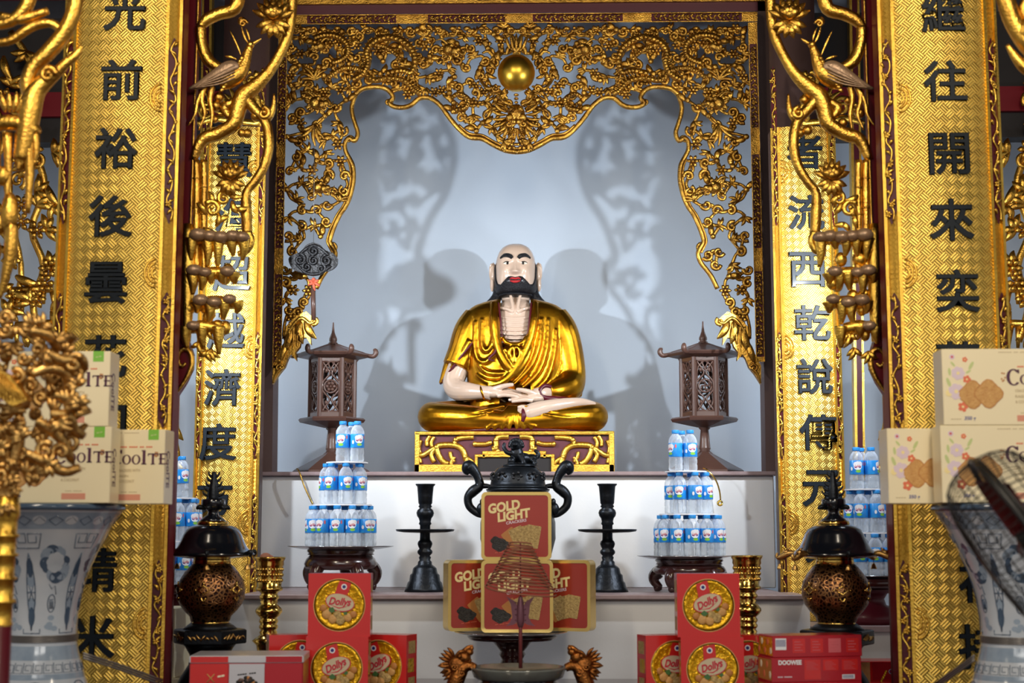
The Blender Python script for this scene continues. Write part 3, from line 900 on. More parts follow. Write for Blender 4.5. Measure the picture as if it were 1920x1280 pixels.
# --- head surface
def head_ab(v):
    w = max(-0.999, min(0.999, (v - 305) / 50.0))
    if w > 0: return 38 * (1 - w ** 2.5) ** (1 / 2.5), 44 * (1 - w ** 2.4) ** (1 / 2.4)
    w = -w; return 38 * (1 - w ** 5) ** (1 / 5), 44 * (1 - w ** 4) ** (1 / 4)
def g(x, s): return math.exp(-(x / s) ** 2)
def bump(x, v):
    ax = abs(x)
    t = 0
    if 289 < v < 322:
        k = (321 - v) / 25.0
        k = max(0, min(1, k)) ** 1.3
        if v < 295: k *= max(0, (v - 289.5) / 5.5)
        t += 12 * k * g(x, 3.6 + 3.2 * k) + 3.5 * g(v - 295, 4) * g(ax - 6.5, 3.5)
    t += 3.2 * g(v - 321, 5) * g(ax - 15, 12) - 3.6 * g(v - 313, 5) * g(ax - 14, 8)
    t += 3.2 * g(v - 299, 9) * g(ax - 21, 9) + 2.6 * g(v - 278, 9) * g(x, 15) + 3.5 * g(v - 263, 7) * g(x, 16)
    return t
EX = 2.5
def face(x, v, off=0.0):
    a, b = head_ab(v)
    q = min(0.999, abs(x) / a)
    return (x, -b * (1 - q ** EX) ** (1 / EX) - bump(x, v) - off, v)
def head_pt(phi, v, off=0.0):
    a, b = head_ab(v)
    c, s = math.cos(phi), math.sin(phi)
    x = (a + off) * math.copysign(abs(s) ** (2 / EX), s); y = -(b + off) * math.copysign(abs(c) ** (2 / EX), c)
    if c > 0: y -= bump(x, v) * min(1, c * 3)
    return (x, y, v)
sk = SM()
vs = []; fs = []
NV, NP = 70, 72
for j in range(NV + 1):
    v = 305 - 50 * math.cos(PI * j / NV)
    for i in range(NP): vs.append(head_pt(2 * PI * i / NP, v))
for j in range(NV):
    for i in range(NP):
        k = (i + 1) % NP
        fs.append((j * NP + i, j * NP + k, (j + 1) * NP + k, (j + 1) * NP + i))
fs.append(tuple(range(NP - 1, -1, -1))); fs.append(tuple(NV * NP + i for i in range(NP)))
sk.add(vs, fs, SKIN)
for s in (-1, 1):
    sk.ell((s * 43, 4, 300), (5.5, 10, 22), SKIN); sk.ell((s * 44.5, 0, 280), (4.5, 6, 15), SKIN)
    sk.tube([(s * 45, -4, 318), (s * 48, -2, 312), (s * 48.5, -1, 298), (s * 46, -4, 286)], 2.4, SKIN)
sk.tube([(0, 6, 272), (0, 8, 240), (0, 6, 214)], [27, 27, 32], SKIN, 20, 4)
# chest with ribs
sk.ell((0, -2, 196), (46, 40, 60), SKIN, 28, 18)
for s in (-1, 1):
    sk.tube([(s * 4, -37, 222), (s * 16, -37, 228), (s * 34, -26, 232)], [4, 3.4, 3], SKIN)
    sk.tube([(s * 10, -27, 258), (s * 6, -33, 240), (s * 4, -37, 224)], [3, 3.6, 4], SKIN)
for k in range(6):
    v = 212 - k * 7.5
    sk.tube([(-30, -32 - k * .9, v + 2), (-14, -39 - k * .8, v - 1), (0, -40.5 - k * .8, v - 2), (14, -39 - k * .8, v - 1), (30, -32 - k * .9, v + 2)], 2.3, SKIN)
# bare arm on the viewer's left, both hands
sk.tube([(-92, -2, 165), (-108, -6, 122), (-117, -14, 94), (-108, -28, 80), (-88, -46, 76), (-60, -62, 73), (-44, -68, 71)], [21, 21, 20, 19, 17, 12.5, 13], SKIN, 16, 5)
sk.tube([(62, -58, 72), (50, -66, 70), (36, -68, 66)], [13, 13, 13], SKIN, 14, 4)
def hand(s, z, yo):
    X = lambda x: s * x
    sk.ell((X(-36), -70 + yo, z), (20, 13, 8.5), SKIN, 16, 10)
    for i in range(4):
        L = (30, 36, 34, 27)[i]
        y0 = -81 + yo + i * 6.2; z0 = z - 5 + i * 3.6
        x0 = -24
        sk.tube([(X(x0 - 8), y0 + 2, z0), (X(x0 + 4), y0 - 1.5, z0 + 1.2), (X(x0 + L * .55), y0 - 0.5, z0 + 0.2), (X(x0 + L), y0 + 2.5, z0 - 1.8)], [4.6, 4.3, 3.9, 3.0], SKIN, 9, 4)
    sk.tube([(X(-44), -72 + yo, z + 6), (X(-26), -78 + yo, z + 11), (X(-12), -80 + yo, z + 14), (X(-2), -80 + yo, z + 15)], [5.5, 5, 4.2, 3.2], SKIN, 9, 4)
hand(1, 70, 0)
hand(-1, 61, -2)
# upturned foot resting on the leg
sk.tube([(14, -104, 26), (28, -106, 33), (52, -106, 40), (84, -100, 47), (118, -88, 52), (146, -72, 50)], [8, 15, 14, 11.5, 8.5, 5], SKIN, 14, 5)
for i in range(5):
    sk.tube([(20, -108 + i, 42 - i * 5), (12, -112 + i, 42 - i * 5.2), (6, -110 + i, 41 - i * 5.4)], [4.6 - .3 * i, 4.4 - .3 * i, 3.2], SKIN, 8, 3)
sk.build('body', st, remesh=1.35 * SU, smooth_iter=3)
# --- hair, beard, brows, eyes, lips
hb = SM()
vs = []; fs = []
btab = [(0, 286), (8, 288), (14, 287), (20, 281), (28, 274), (33, 276), (36, 288), (37.5, 318), (40, 322)]
NX, NVB = 60, 16
for i in range(NX + 1):
    phi = -2.05 + 4.10 * i / NX
    for j in range(NVB + 1):
        xg = head_pt(phi, 285)[0]
        up = lerp_tab(btab, abs(xg))[0] if abs(phi) < 1.62 else 322 - 40 * (abs(phi) - 1.62)
        v = 255.4 + (up - 255.4) * j / NVB
        ed = min(j, NVB - j, 2) / 2.0
        vs.append(head_pt(phi, v, 0.3 + 2.4 * ed))
for i in range(NX):
    for j in range(NVB):
        a = i * (NVB + 1) + j
        fs.append((a, a + 1, a + NVB + 2, a + NVB + 1))
hb.add(vs, fs, BEARD)
hb.ell((0, -6, 257), (33, 33, 5), BEARD, 24, 8)
hb.build('beard', st)
hb = SM()
for s in (-1, 1):
    hb.tube([(s * 30, 16, 282), (s * 34, 18, 262), (s * 44, 16, 252), (s * 56, 12, 247)], [10, 11, 8, 2], BEARD, 10, 4)
hb.tube([(-30, 24, 290), (0, 36, 270), (30, 24, 290)], [8, 16, 8], BEARD, 10, 4)
hb.build('hair', st)
for s in (-1, 1):
    m = SM()
    m.tube([face(s * 5.5, 321, 0), face(s * 10, 325, .2), face(s * 19, 327, .2), face(s * 28, 323, 0)], [3.0, 4.5, 4.2, 2.0], BEARD, 8, 5)
    m.build('eyebrow', st)
    m = SM()
    c = face(s * 14.5, 312.5, -1.6)
    m.ell(c, (8.6, 3.2, 3.4), EYEW, 14, 8); m.ell((c[0], c[1] - 2.4, c[2] - 0.2), (2.7, 1.4, 2.8), DARKGLOSS, 10, 6)
    m.tube([(c[0] - 9, c[1] + 0.6, c[2] + .2), (c[0] - 4, c[1] - 2.6, c[2] + 2.6), (c[0] + 4, c[1] - 2.6, c[2] + 2.6), (c[0] + 9, c[1] + .6, c[2] + .4)], [.5, .9, .9, .5], DARKGLOSS, 6, 4)
    m.tube([(c[0] - 8, c[1] + 0.2, c[2] - 0.6), (c[0], c[1] - 2.4, c[2] - 2.8), (c[0] + 8, c[1] + .2, c[2] - .6)], [.3, .55, .3], COOKIE_E, 6, 4)
    m.build('eye', st)
m = SM()
m.tube([face(-12, 281, 1), face(-6, 283.4, 3.6), face(0, 282, 4), face(6, 283.4, 3.6), face(12, 281, 1)], [.6, 1.8, 1.6, 1.8, .6], LIP, 8, 4)
m.tube([face(-11, 279.6, 1), face(-5, 277.2, 4), face(0, 276.6, 4.4), face(5, 277.2, 4), face(11, 279.6, 1)], [.6, 2.1, 2.5, 2.1, .6], LIP, 8, 4)
m.build('lips', st)
# --- robe
ttab = [(40, 96, 56), (60, 92, 56), (100, 92, 55), (150, 94, 54), (190, 96, 50), (215, 96, 46), (228, 92, 42), (238, 82, 36), (245, 62, 31), (250, 40, 27)]
def t_ab(v): return lerp_tab(ttab, v)
def ty(x, v, off=0.0):
    a, b = t_ab(v); q = min(0.995, abs(x) / a)
    return (x, -b * (1 - q ** 2.4) ** (1 / 2.4) - off, v)
rb_ = SM()
vs = []; fs = []
NR, NA = 40, 48
for sh in (0, 7):
    for j in range(NR + 1):
        v = 40 + 210 * j / NR
        a, b = t_ab(v); a -= sh; b -= sh
        vv = v if sh == 0 else min(v, 244)
        hw = 28
        s0 = (hw / a)
        ph0 = math.asin(min(.98, abs(s0) ** (2.4 / 2)))
        for i in range(NA + 1):
            ph = ph0 + (2 * PI - 2 * ph0) * i / NA
            c, s = math.cos(ph), math.sin(ph)
            vs.append((a * math.copysign(abs(s) ** (2 / 2.4), s), -b * math.copysign(abs(c) ** (2 / 2.4), c) + (0 if c > 0 else 4), vv))
W_ = NA + 1; O = (NR + 1) * W_
for j in range(NR):
    for i in range(NA):
        q = (j * W_ + i, j * W_ + i + 1, (j + 1) * W_ + i + 1, (j + 1) * W_ + i)
        fs.append(q[::-1]); fs.append(tuple(x + O for x in q))
    for i in (0, NA):
        q = (j * W_ + i, (j + 1) * W_ + i, (j + 1) * W_ + i + O, j * W_ + i + O)
        fs.append(q if i else q[::-1])
for i in range(NA):
    fs.append((i, i + 1, i + 1 + O, i + O)); k = NR * W_ + i
    fs.append((k + 1, k, k + O, k + 1 + O))
rb_.add(vs, fs, GOLD_S)
# sleeves
rb_.tube([(-70, 2, 216), (-86, 0, 190), (-100, -4, 152), (-112, -8, 124)], [30, 32, 29, 27], GOLD_S, 18, 5)
rb_.tube([(-104, 4, 160), (-122, 4, 128), (-143, 2, 95)], [24, 16, 3], GOLD_S, 12, 5)
rb_.tube([(-84, -30, 170), (-96, -30, 150), (-116, -22, 126), (-140, -6, 96)], [8, 6, 5, 3], GOLD_S, 8, 5)
rb_.tube([(70, 2, 216), (86, 0, 190), (98, -2, 150), (104, -10, 104), (98, -30, 84), (78, -50, 76), (62, -58, 73)], [30, 32, 30, 28, 26, 21, 16], GOLD_S, 18, 5)
rb_.tube([(96, 8, 150), (112, 6, 100), (116, 0, 70)], [22, 16, 9], GOLD_S, 12, 5)
# inner garment
rb_.ell((0, -6, 118), (60, 52, 62), GOLD_S, 28, 18)
def fold(c, r, off=1.0, m=None, mb=None):
    q = []
    for i, (cx, cy) in enumerate(c):
        x, v = cp(cx, cy); q.append(ty(x, v, off))
    rr = r if isinstance(r, list) else [r * .6] + [r] * (len(c) - 2) + [r * .6]
    (mb or rb_).tube(q, rr, m or GOLD_S, 9, 5)
fold([(496, 385), (500, 470), (510, 560), (530, 640), (575, 715), (600, 725)], 8.5, 0)
fold([(704, 385), (699, 470), (682, 560), (650, 640), (610, 715), (550, 780), (470, 800)], 8.5, 0)
fold([(735, 470), (722, 600), (680, 710), (600, 795)], 5, 0)
fold([(770, 470), (758, 620), (715, 740), (640, 812)], 5, 0)
fold([(808, 520), (795, 650), (760, 760), (700, 822)], 5, 0)
fold([(845, 560), (835, 680), (805, 765)], 5, -1)
fold([(690, 600), (660, 680), (600, 755), (520, 800)], 4, 1)
fold([(405, 480), (405, 600), (420, 665), (455, 685), (495, 655), (520, 600)], 5, 0)
fold([(440, 470), (440, 590), (462, 630), (490, 600), (500, 520)], 4.5, 0)
fold([(420, 690), (470, 735), (560, 740), (620, 700)], 5, 0)
fold([(410, 740), (470, 780), (560, 775), (640, 720)], 5, 0)
fold([(545, 560), (560, 590), (600, 602), (640, 592), (658, 560)], 4.5, 2)
fold([(552, 620), (580, 660), (600, 700), (604, 720)], 4, 4)
for dx in (-1, 1):
    fold([(603 + dx * 4, 612), (603 + dx * 24, 626), (603 + dx * 26, 655), (603 + dx * 6, 680)], 4, 5)
fold([(600, 615), (602, 690)], 4, 7)
ro = rb_.build('robe', st, remesh=1.7 * SU, smooth_iter=4)
m = SM()
fold([(521, 388), (531, 470), (540, 560)], 1.9, 3, MAROON_D, m); fold([(685, 388), (677, 470), (666, 560)], 1.9, 3, MAROON_D, m)
m.tube([(-142, -4, 94), (-121, -25, 117), (-100, -33, 143), (-82, -36, 164), (-76, -36, 172)], [1.6, 2.6, 2.6, 2, 1], MAROON_D, 8, 4)
m.tube([(74, -64, 78), (56, -72, 84), (46, -76, 74), (54, -74, 62), (80, -66, 60), (106, -44, 62)], [3, 4, 4, 5, 6, 3], MAROON_D, 8, 4)
fold([(525, 590), (505, 640), (475, 670), (500, 680)], 2.2, 5, MAROON_D, m)
m.build('lining', st)
m = SM()
m.lathe([(13, -2.5), (15, 0), (13, 2.5)], GOLD_S, (0, 0, 0), 18)
rot = Matrix.Rotation(R(72), 3, 'Y')
m.v = [tuple((Matrix.Translation(Vector((-60, -62, 73)) * SU) @ (rot.to_4x4()) @ Vector(v))) for v in m.v]
m.build('bracelet', st)
# --- legs under the robe
lg = SM()
for s, k in ((-1, 1.04), (1, 0.98)):
    lg.tube([(s * 40 * k, 18, 40), (s * 96 * k, -14, 36), (s * 140 * k, -44, 31), (s * 146 * k, -58, 29), (s * 126 * k, -76, 27), (s * 80 * k, -92, 24), (s * 24 * k, -98, 20), (s * 4, -98, 16)],
            [34, 28, 27, 27, 25, 23, 19, 15], GOLD_S, 18, 6)
lg.ell((0, -20, 24), (130, 70, 24), GOLD_S, 32, 12)
lg.ell((0, -30, 34), (90, 62, 24), GOLD_S, 32, 12)
for s in (-1, 1):
    lg.tube([(s * 150, -76, 44), (s * 128, -92, 36), (s * 90, -108, 31), (s * 46, -114, 38), (s * 18, -114, 44)], [2, 3.4, 3.4, 3.2, 2], GOLD_S, 8, 5)
    lg.tube([(s * 156, -74, 34), (s * 130, -96, 27), (s * 90, -112, 23), (s * 50, -116, 30)], [2, 3, 3, 1.5], GOLD_S, 8, 5)
    lg.tube([(s * 40, -114, 8), (s * 20, -113, 14), (s * 8, -113, 26)], [2, 3, 2], GOLD_S, 8, 5)
for k in range(7):
    x = -26 + k * 7
    lg.tube([(x * .4, -100, 46), (x * .8, -110, 30), (x * 1.5, -112, 14), (x * 2.0, -110, 3)], [2.6, 4, 4.4, 3.4], GOLD_S, 8, 5)
lg.build('leg_drape', st, remesh=1.8 * SU, smooth_iter=3)
m = SM()
m.tube([(14, -112, 40), (17, -115, 28), (14, -115, 16)], [2, 5, 3], MAROON_D, 8, 4)
m.lathe([(0, 0.3), (1, 0.3), (1, 4), (0.96, 6), (0, 6)], MAROON_D, (0, -28, 0), 48, True, None, 0, 160, 84)
m.build('under_robe', st)

# carved base -------------------------------------------------------------
BD = 7.14
bt = thing('statue_base', 'low red and gold carved plinth under the seated statue', 'plinth', P(964, 892, BD))
bz = Z_A - bt.location.z
bx = [P(777, 840, BD).x - bt.location.x, P(1152, 840, BD).x - bt.location.x]
zt = P(964, 808, BD).z - bt.location.z
def bp(x, y):
    p = P(x, y, BD); return (p.x - bt.location.x, p.z - bt.location.z)
m = MB(); m.box(bx[0] + 0.005, bx[1] - 0.005, 0.02, 0.56, bz + 0.0005, zt - 0.01, MAUVE)
m.box(*[bp(893, 850)[0], bp(1035, 850)[0]], 0.012, 0.03, bp(0, 884)[1], bp(0, 857)[1], DARK)
m.build('core', bt)
m = MB(); m.box(bx[0], bx[1], -0.004, 0.565, zt - 0.012, zt, GOLD_B, 0.003); m.build('top_board', bt)
m = MB()
def bar(x0, y0, x1, y1, d=0.0):
    a = bp(x0, y1); b_ = bp(x1, y0); m.box(a[0], b_[0], -0.002 + d, 0.03, a[1], b_[1], GOLD_B, 0.0025)
bar(777, 808, 1152, 815); bar(777, 812, 787, 888); bar(1142, 812, 1152, 888); bar(777, 870, 896, 888); bar(1033, 870, 1152, 888)
bar(890, 851, 1040, 857); bar(890, 856, 896, 872); bar(1033, 856, 1040, 872); bar(904, 845, 1024, 852) ; bar(904, 851, 910, 858); bar(1018, 851, 1024, 858)
m.build('border', bt)
def bw(pts, r, per=3):
    q = []
    for x, y in pts:
        a = bp(x, y); q.append((a[0], 0.012, a[1]))
    mm.tube(q, r * 1.4 * U(BD), GOLD_B, 8, per, 0.9)
for s in (-1, 1):
    mm = MB()
    X = lambda v: 964 + s * v
    loop = [(X(146), 838), (X(138), 834), (X(112), 834), (X(98), 842), (X(92), 856), (X(88), 870)]
    bw(loop, 4.2); bw([(X(146), 838), (X(144), 848), (X(136), 862), (X(124), 870)], 4.2); bw([(X(146), 838), (X(156), 852), (X(150), 866)], 3.6)
    bw([(X(182), 852), (X(172), 853), (X(160), 846), (X(148), 838)], 3.6); bw([(X(176), 824), (X(180), 838), (X(178), 850)], 3.6); bw([(X(176), 868), (X(178), 860), (X(186), 858)], 3)
    bw([(X(112), 834), (X(110), 824), (X(98), 820), (X(76), 819)], 3.6); bw([(X(92), 856), (X(82), 862), (X(72), 872)], 3)
    bw([(X(74), 832), (X(54), 832), (X(42), 828)], 3.4); bw([(X(42), 842), (X(34), 838), (X(34), 824), (X(26), 818), (X(10), 818)], 4.2); bw([(X(34), 840), (X(28), 850)], 3.4)
    for a, bb, c_ in ((150, 818, 155), (158, 816, 164), (120, 846, 112), (112, 856, 118)):
        bw([(X(a), bb), (X((a + c_) / 2 + 3), bb + 10), (X(c_), bb + 20)], 2.8)
    for a, y in ((110, 824), (92, 856), (146, 838), (34, 824), (74, 832), (34, 840)):
        p = bp(X(a), y); mm.ell((p[0], 0.008, p[1]), (.013, .012, .013), GOLD_B, 10, 6)
    mm.build('openwork', bt)
# ================================================================== things on the raised ledge
class LB(MB):
    """local builder in pixel units of one distance: x right, y away, z up from the base row"""
    def __init__(s, D):
        super().__init__(); s.T = Matrix.Scale(U(D), 4)
def prof(lst, y0): return [(r, y0 - y) for (y, r) in lst]
def hexr(r, k=6, a0=0.0): return [(r * math.cos(a0 + 2 * PI * i / k), r * math.sin(a0 + 2 * PI * i / k)) for i in range(k)]
def hexlathe(mb, lst, y0, m, n=6): mb.lathe(prof(lst, y0), m, (0, 0, 0), n, False)

def make_lantern(px, D, label, manji, rz):
    y0 = ZC and 1005 - (Z_A - ZC) / U(D)
    t = thing('wooden_lantern', label, 'lantern', (P(px, 800, D).x, D, Z_A), rz, 'wooden lanterns on the ledge')
    m = LB(D); hexlathe(m, [(y0, 72), (y0 - 7, 72), (y0 - 10, 68), (y0 - 38, 16), (y0 - 42, 12)], y0, WOOD_L); m.build('base', t)
    m = LB(D); m.lathe(prof([(851, 12), (846, 9), (843, 11), (841, 10.5), (825, 9), (808, 7.5), (805, 11), (801, 10), (799, 12)], y0), WOOD_L, n=16); m.build('stem', t)
    m = LB(D); hexlathe(m, [(803, 14), (797, 42), (793, 60), (788, 63), (785, 60), (785, 44)], y0, WOOD_L); m.build('plate', t)
    # body: six corner posts, rails and fret panels
    Rr = 43
    V = hexr(Rr)
    m = LB(D)
    for (x, y) in V: m.lathe(prof([(785.5, 5), (668, 5)], y0), WOOD_L, (x * .95, y * .95, 0), 8, False)
    for i in range(6):
        a, b_ = Vector(V[i]) * .95, Vector(V[(i + 1) % 6]) * .95
        for y1, y2 in ((785.5, 776), (680, 670)):
            d = (b_ - a).normalized(); nn = Vector((d.y, -d.x)) * 2.2
            vs = []
            for z in (y0 - y1, y0 - y2):
                for p in (a + nn, b_ + nn, b_ - nn, a - nn): vs.append((p.x, p.y, z))
            m.add(vs, [(3, 2, 1, 0), (4, 5, 6, 7), (0, 1, 5, 4), (1, 2, 6, 5), (2, 3, 7, 6), (3, 0, 4, 7)], WOOD_L, False)
    m.build('body_frame', t)
    for i in range(6):
        a, b_ = Vector(V[i]) * .93, Vector(V[(i + 1) % 6]) * .93
        mid = (a + b_) / 2; d = (b_ - a).normalized()
        def q(s, z): return (mid.x + d.x * s, mid.y + d.y * s, y0 - 728 + z)
        m = LB(D)
        W = WOOD_L
        w2, h2 = 16, 47
        for s in (-1, 1):
            m.tube([q(s * w2, -h2), q(s * w2, h2)], 2.6, W, 6, 1)
            m.tube([q(s * 16, 47), q(s * 8, 36), q(s * 2, 24), q(s * 10, 14), q(s * 16, 6)], 1.9, W, 6, 4)
            m.tube([q(s * 16, -47), q(s * 8, -36), q(s * 2, -24), q(s * 10, -14), q(s * 16, -6)], 1.9, W, 6, 4)
            m.tube([q(s * 2, 46), q(s * 12, 36), q(s * 15, 22)], 1.7, W, 6, 4); m.tube([q(s * 2, -46), q(s * 12, -36), q(s * 15, -22)], 1.7, W, 6, 4)
            m.tube([q(s * 4, 42), q(s * 7, 47), q(0, 32), q(-s * 4, 28)], 1.6, W, 6, 3)
        m.tube([q(12 * math.cos(k * PI / 8), 12 * math.sin(k * PI / 8)) for k in range(17)], 1.9, W, 6, 1)
        if manji:
            for s in (-1, 1):
                m.tube([q(0, s * 7), q(0, 0)], 1.5, W, 6, 1); m.tube([q(s * 7, 0), q(0, 0)], 1.5, W, 6, 1)
                m.tube([q(0, s * 7), q(-s * 7, s * 7)], 1.5, W, 6, 1); m.tube([q(s * 7, 0), q(s * 7, s * 7)], 1.5, W, 6, 1)
        else:
            for k in range(6):
                an = k * PI / 3
                c_ = q(6.5 * math.cos(an), 6.5 * math.sin(an)); m.ell(c_, (4, 4, 4), W, 8, 5)
            m.ell(q(0, 0), (3, 3, 3), W, 8, 5)
        m.tube([q(-16, -47), q(16, -47)], 2.4, W, 6, 1); m.tube([q(-16, 47), q(16, 47)], 2.4, W, 6, 1)
        for k in range(4): m.ell(q((-8, 8, -8, 8)[k], (30, 30, -30, -30)[k]), (3.2, 3.2, 4.5), W, 8, 5)
        m.build('fret_panel', t)
    m = LB(D)
    hexlathe(m, [(674, 46), (670, 66), (666, 70), (664, 69), (660, 56), (652, 32), (645, 9), (643, 7)], y0, WOOD_L)
    for (x, y) in hexr(1.0):
        m.tube([(x * r, y * r, y0 - z) for r, z in ((50, 661), (66, 666), (76, 667), (81, 662), (80, 656), (76, 655))], [3, 4, 4.5, 5, 4.5, 2], WOOD_L, 8, 4)
        m.tube([(x * r, y * r, y0 - z) for r, z in ((8, 645), (34, 654), (60, 662))], [2, 2, 2], WOOD_L, 6, 3)
    m.build('roof', t)
    m = LB(D); m.lathe(prof([(645, 9), (642, 9), (640, 6), (638, 7.5), (634, 7.6), (629, 5.5), (622, 3), (610, 1.6), (603, 1.2), (602, 0)], y0), WOOD_L, n=16); m.build('finial', t)
    return t
make_lantern(622, 7.12, 'brown wooden hexagonal lantern with flower fretwork, under the hanging cloud plaque', False, R(3))
make_lantern(1321, 7.12, 'brown wooden hexagonal lantern with round emblem fretwork, on the side away from the plaque', True, R(-2))

# hanging cloud plaque
D = 6.74
t = thing('cloud_plaque', 'dark cloud-shaped plaque hung on a thread before the gilded fretwork', 'plaque', P(588, 487, D))
m = Carve(D, IRON_P)
lobes = ((568, 492, 25, 19), (610, 490, 24, 19), (588, 473, 20, 18), (588, 503, 24, 14), (553, 488, 12, 11), (622, 487, 10, 10))
out = []
for k in range(90):
    a = 2 * PI * k / 90; r = 0
    for i in range(120):
        rr = i * 0.6; x, y = 588 + rr * math.cos(a), 490 + rr * math.sin(a)
        if any(((x - lx) / lw) ** 2 + ((y - ly) / lh) ** 2 < 1 for lx, ly, lw, lh in lobes): r = rr
    q = P(588 + r * math.cos(a), 490 + r * math.sin(a), D); out.append((q.x, q.z))
m.prism(out, D - 0.008, D + 0.008, IRON_P)
for (x, y, r, d) in ((588, 470, 10, 1), (562, 486, 11, -1), (612, 488, 11, 1), (575, 500, 9, 1), (602, 503, 9, -1), (588, 488, 9, 1)):
    m.curl(x, y, r, 1.3, 90, d, 3.2, 1.8, -0.012)
m.w([(556, 495, -.01), (575, 512, -.012), (600, 512, -.012), (620, 498, -.01)], 3); m.w([(560, 478, -.01), (574, 466, -.012), (588, 460, -.012), (602, 466, -.012), (616, 478, -.01)], 3)
m.build('plaque', t, True)
m = MB(); m.tube([P(588, 460, D), P(589, 330, D), P(589, 240, 6.8)], 0.0011, STEEL, 5, 1); m.build('thread', t, True)
D = 6.76
t = thing('wooden_striker', 'thin brown striker stick with an orange ribbon hanging under the cloud plaque', 'stick', P(587, 570, D))
m = MB(); m.tube([P(587, 538, D), P(588, 599, D)], 4.5 * U(D), WOOD_L, 8, 1); m.build('stick', t, True)
m = Carve(D - 0.01, RUST); m.flame(588, 528, 270, 16, 5, 200, 6, 20); m.ball(588, 524, 4); m.ball(585, 531, 4); m.build('ribbon', t, True)
m = MB(); m.tube([P(587, 540, D), P(588, 515, D)], 0.001, STEEL, 5, 1); m.build('cord', t, True)
# brass hooks hanging over the ledge
for pts, lab, ring in (([(556, 878, .02), (561, 884, -.012), (570, 910, -.016), (580, 932, -.016), (586, 945, -.014)], 'thin bent brass rod hanging over the ledge beside the plaque-side lantern', False),
                       ([(1318, 877, .02), (1328, 882, -.012), (1342, 900, -.016), (1349, 920, -.016), (1351, 938, -.016)], 'thin bent brass rod with a ring end hanging over the ledge edge', True)):
    D = 6.73
    t = thing('brass_rod', lab, 'rod', P(pts[0][0], pts[0][1], D))
    m = Carve(D, GOLD_P)
    m.w(pts, 1.5, None, 1, 6, 5)
    m.build('shaft', t, True)
    if ring:
        m = Carve(D - .018, GOLD_P); m.w([(1350 + 4 * math.cos(k * PI / 5), 943 + 4 * math.sin(k * PI / 5)) for k in range(11)], 2.2, None, 1, 7, 1); m.build('ring', t, True)

# ================================================================== middle step: candle holders and censer
cand = [(908, 18.5), (910, 18.5), (913, 15.5), (930, 14), (944, 13), (947, 11), (950, 13), (953, 10.5), (957, 15), (962, 16.5), (967, 15.5), (972, 12), (978, 10.5), (982, 12), (985, 9.5), (1006, 9.5), (1012, 10), (1015, 13), (1019, 14), (1024, 12.5), (1028, 10.5), (1032, 14), (1036, 14), (1041, 9.5), (1044, 11.5), (1049, 10), (1052, 13), (1057, 13.5), (1060, 18), (1064, 22), (1073, 24), (1076, 27.5), (1087, 29), (1090, 32), (1098, 34), (1101, 36), (1107, 38)][::-1]
for px, lab in ((797, 'black turned candle holder with a wide drip plate, nearer the plaque-side water tower'), (1139, 'black turned candle holder with a wide drip plate, nearer the brass-ring rod')):
    D = 6.3
    t = thing('candle_holder', lab, 'candle holder', (P(px, 1000, D).x, D, Z_B), 0, 'black candle holders on the step')
    y0 = 1005 - (Z_B - ZC) / U(D)
    m = LB(D); m.lathe(prof(cand, y0), BLACK_B, n=28); m.build('stem', t)
    m = LB(D); m.lathe(prof([(999, 9), (998, 40), (996, 53), (993, 55), (992, 54), (993, 46), (994, 9)], y0), BLACK_B, n=36); m.build('drip_plate', t)
D = 6.42
t = thing('incense_censer', 'black bronze lidded censer with a lion knob and tall curled handles behind the biscuit tins', 'censer', (P(971, 1000, D).x, D, Z_B))
y0 = 1005 - (Z_B - ZC) / U(D)
m = LB(D); m.lathe(prof([(1064, 20), (1058, 46), (1040, 62), (1010, 70), (980, 70), (955, 64), (940, 56), (928, 52), (922, 58), (918, 60), (917, 52)], y0), BLACK_B, n=36); m.build('body', t)
m = LB(D); m.lathe(prof([(917, 56), (914, 56), (912, 52), (906, 51), (900, 50), (893, 48), (885, 43), (879, 38), (876, 30), (874, 20), (873, 0)], y0), BLACK_B, n=36)
for k in range(10):
    a = 2 * PI * k / 10 + .3
    for j in range(5):
        aa = a + 0.16 * math.cos(j * 1.257); zz = y0 - 895 + 6 * math.sin(j * 1.257)
        m.ell((49.5 * math.cos(aa), 49.5 * math.sin(aa), zz), (3.4, 3.4, 3.2), SILVER if False else IRON_P, 6, 4)
lid = m.build('lid', t)
m = LB(D)
zz = lambda y: y0 - y
m.ell((6, 0, zz(861)), (20, 14, 12), BLACK_B); m.ell((-2, -8, zz(852)), (13, 11, 14), BLACK_B); m.ell((-4, -12, zz(838)), (10, 10, 9), BLACK_B)
m.ell((-5, -20, zz(836)), (6, 6, 4.5), BLACK_B); m.ell((-9, -16, zz(843)), (4, 4, 3), BLACK_B)
for k in range(9):
    a = k * PI / 8; m.ell((-3 + 12 * math.cos(a), -8, zz(838) + 12 * math.sin(a)), (4, 5, 4), BLACK_B, 8, 6)
m.tube([(-10, -12, zz(852)), (-20, -14, zz(850)), (-26, -12, zz(840)), (-24, -10, zz(832))], [5, 4.5, 4, 3], BLACK_B, 8, 4)
m.tube([(4, -14, zz(856)), (10, -18, zz(866)), (12, -20, zz(873))], [6, 5, 5], BLACK_B, 8, 4)
m.ell((-12, -14, zz(866)), (8, 8, 8), BLACK_B, 12, 8)
m.ell((26, 0, zz(862)), (11, 10, 10), BLACK_B); m.tube([(30, 4, zz(862)), (38, 4, zz(856)), (36, 4, zz(848)), (30, 4, zz(846))], [5, 5, 4, 3], BLACK_B, 8, 4)
m.tube([(28, -8, zz(864)), (34, -12, zz(872))], [5, 4], BLACK_B, 8, 1); m.lathe(prof([(876, 34), (872, 32), (870, 0)], y0), BLACK_B, (4, 0, 0), 20)
m.build('lion_knob', lid, remesh=1.2 * U(D), smooth_iter=2)
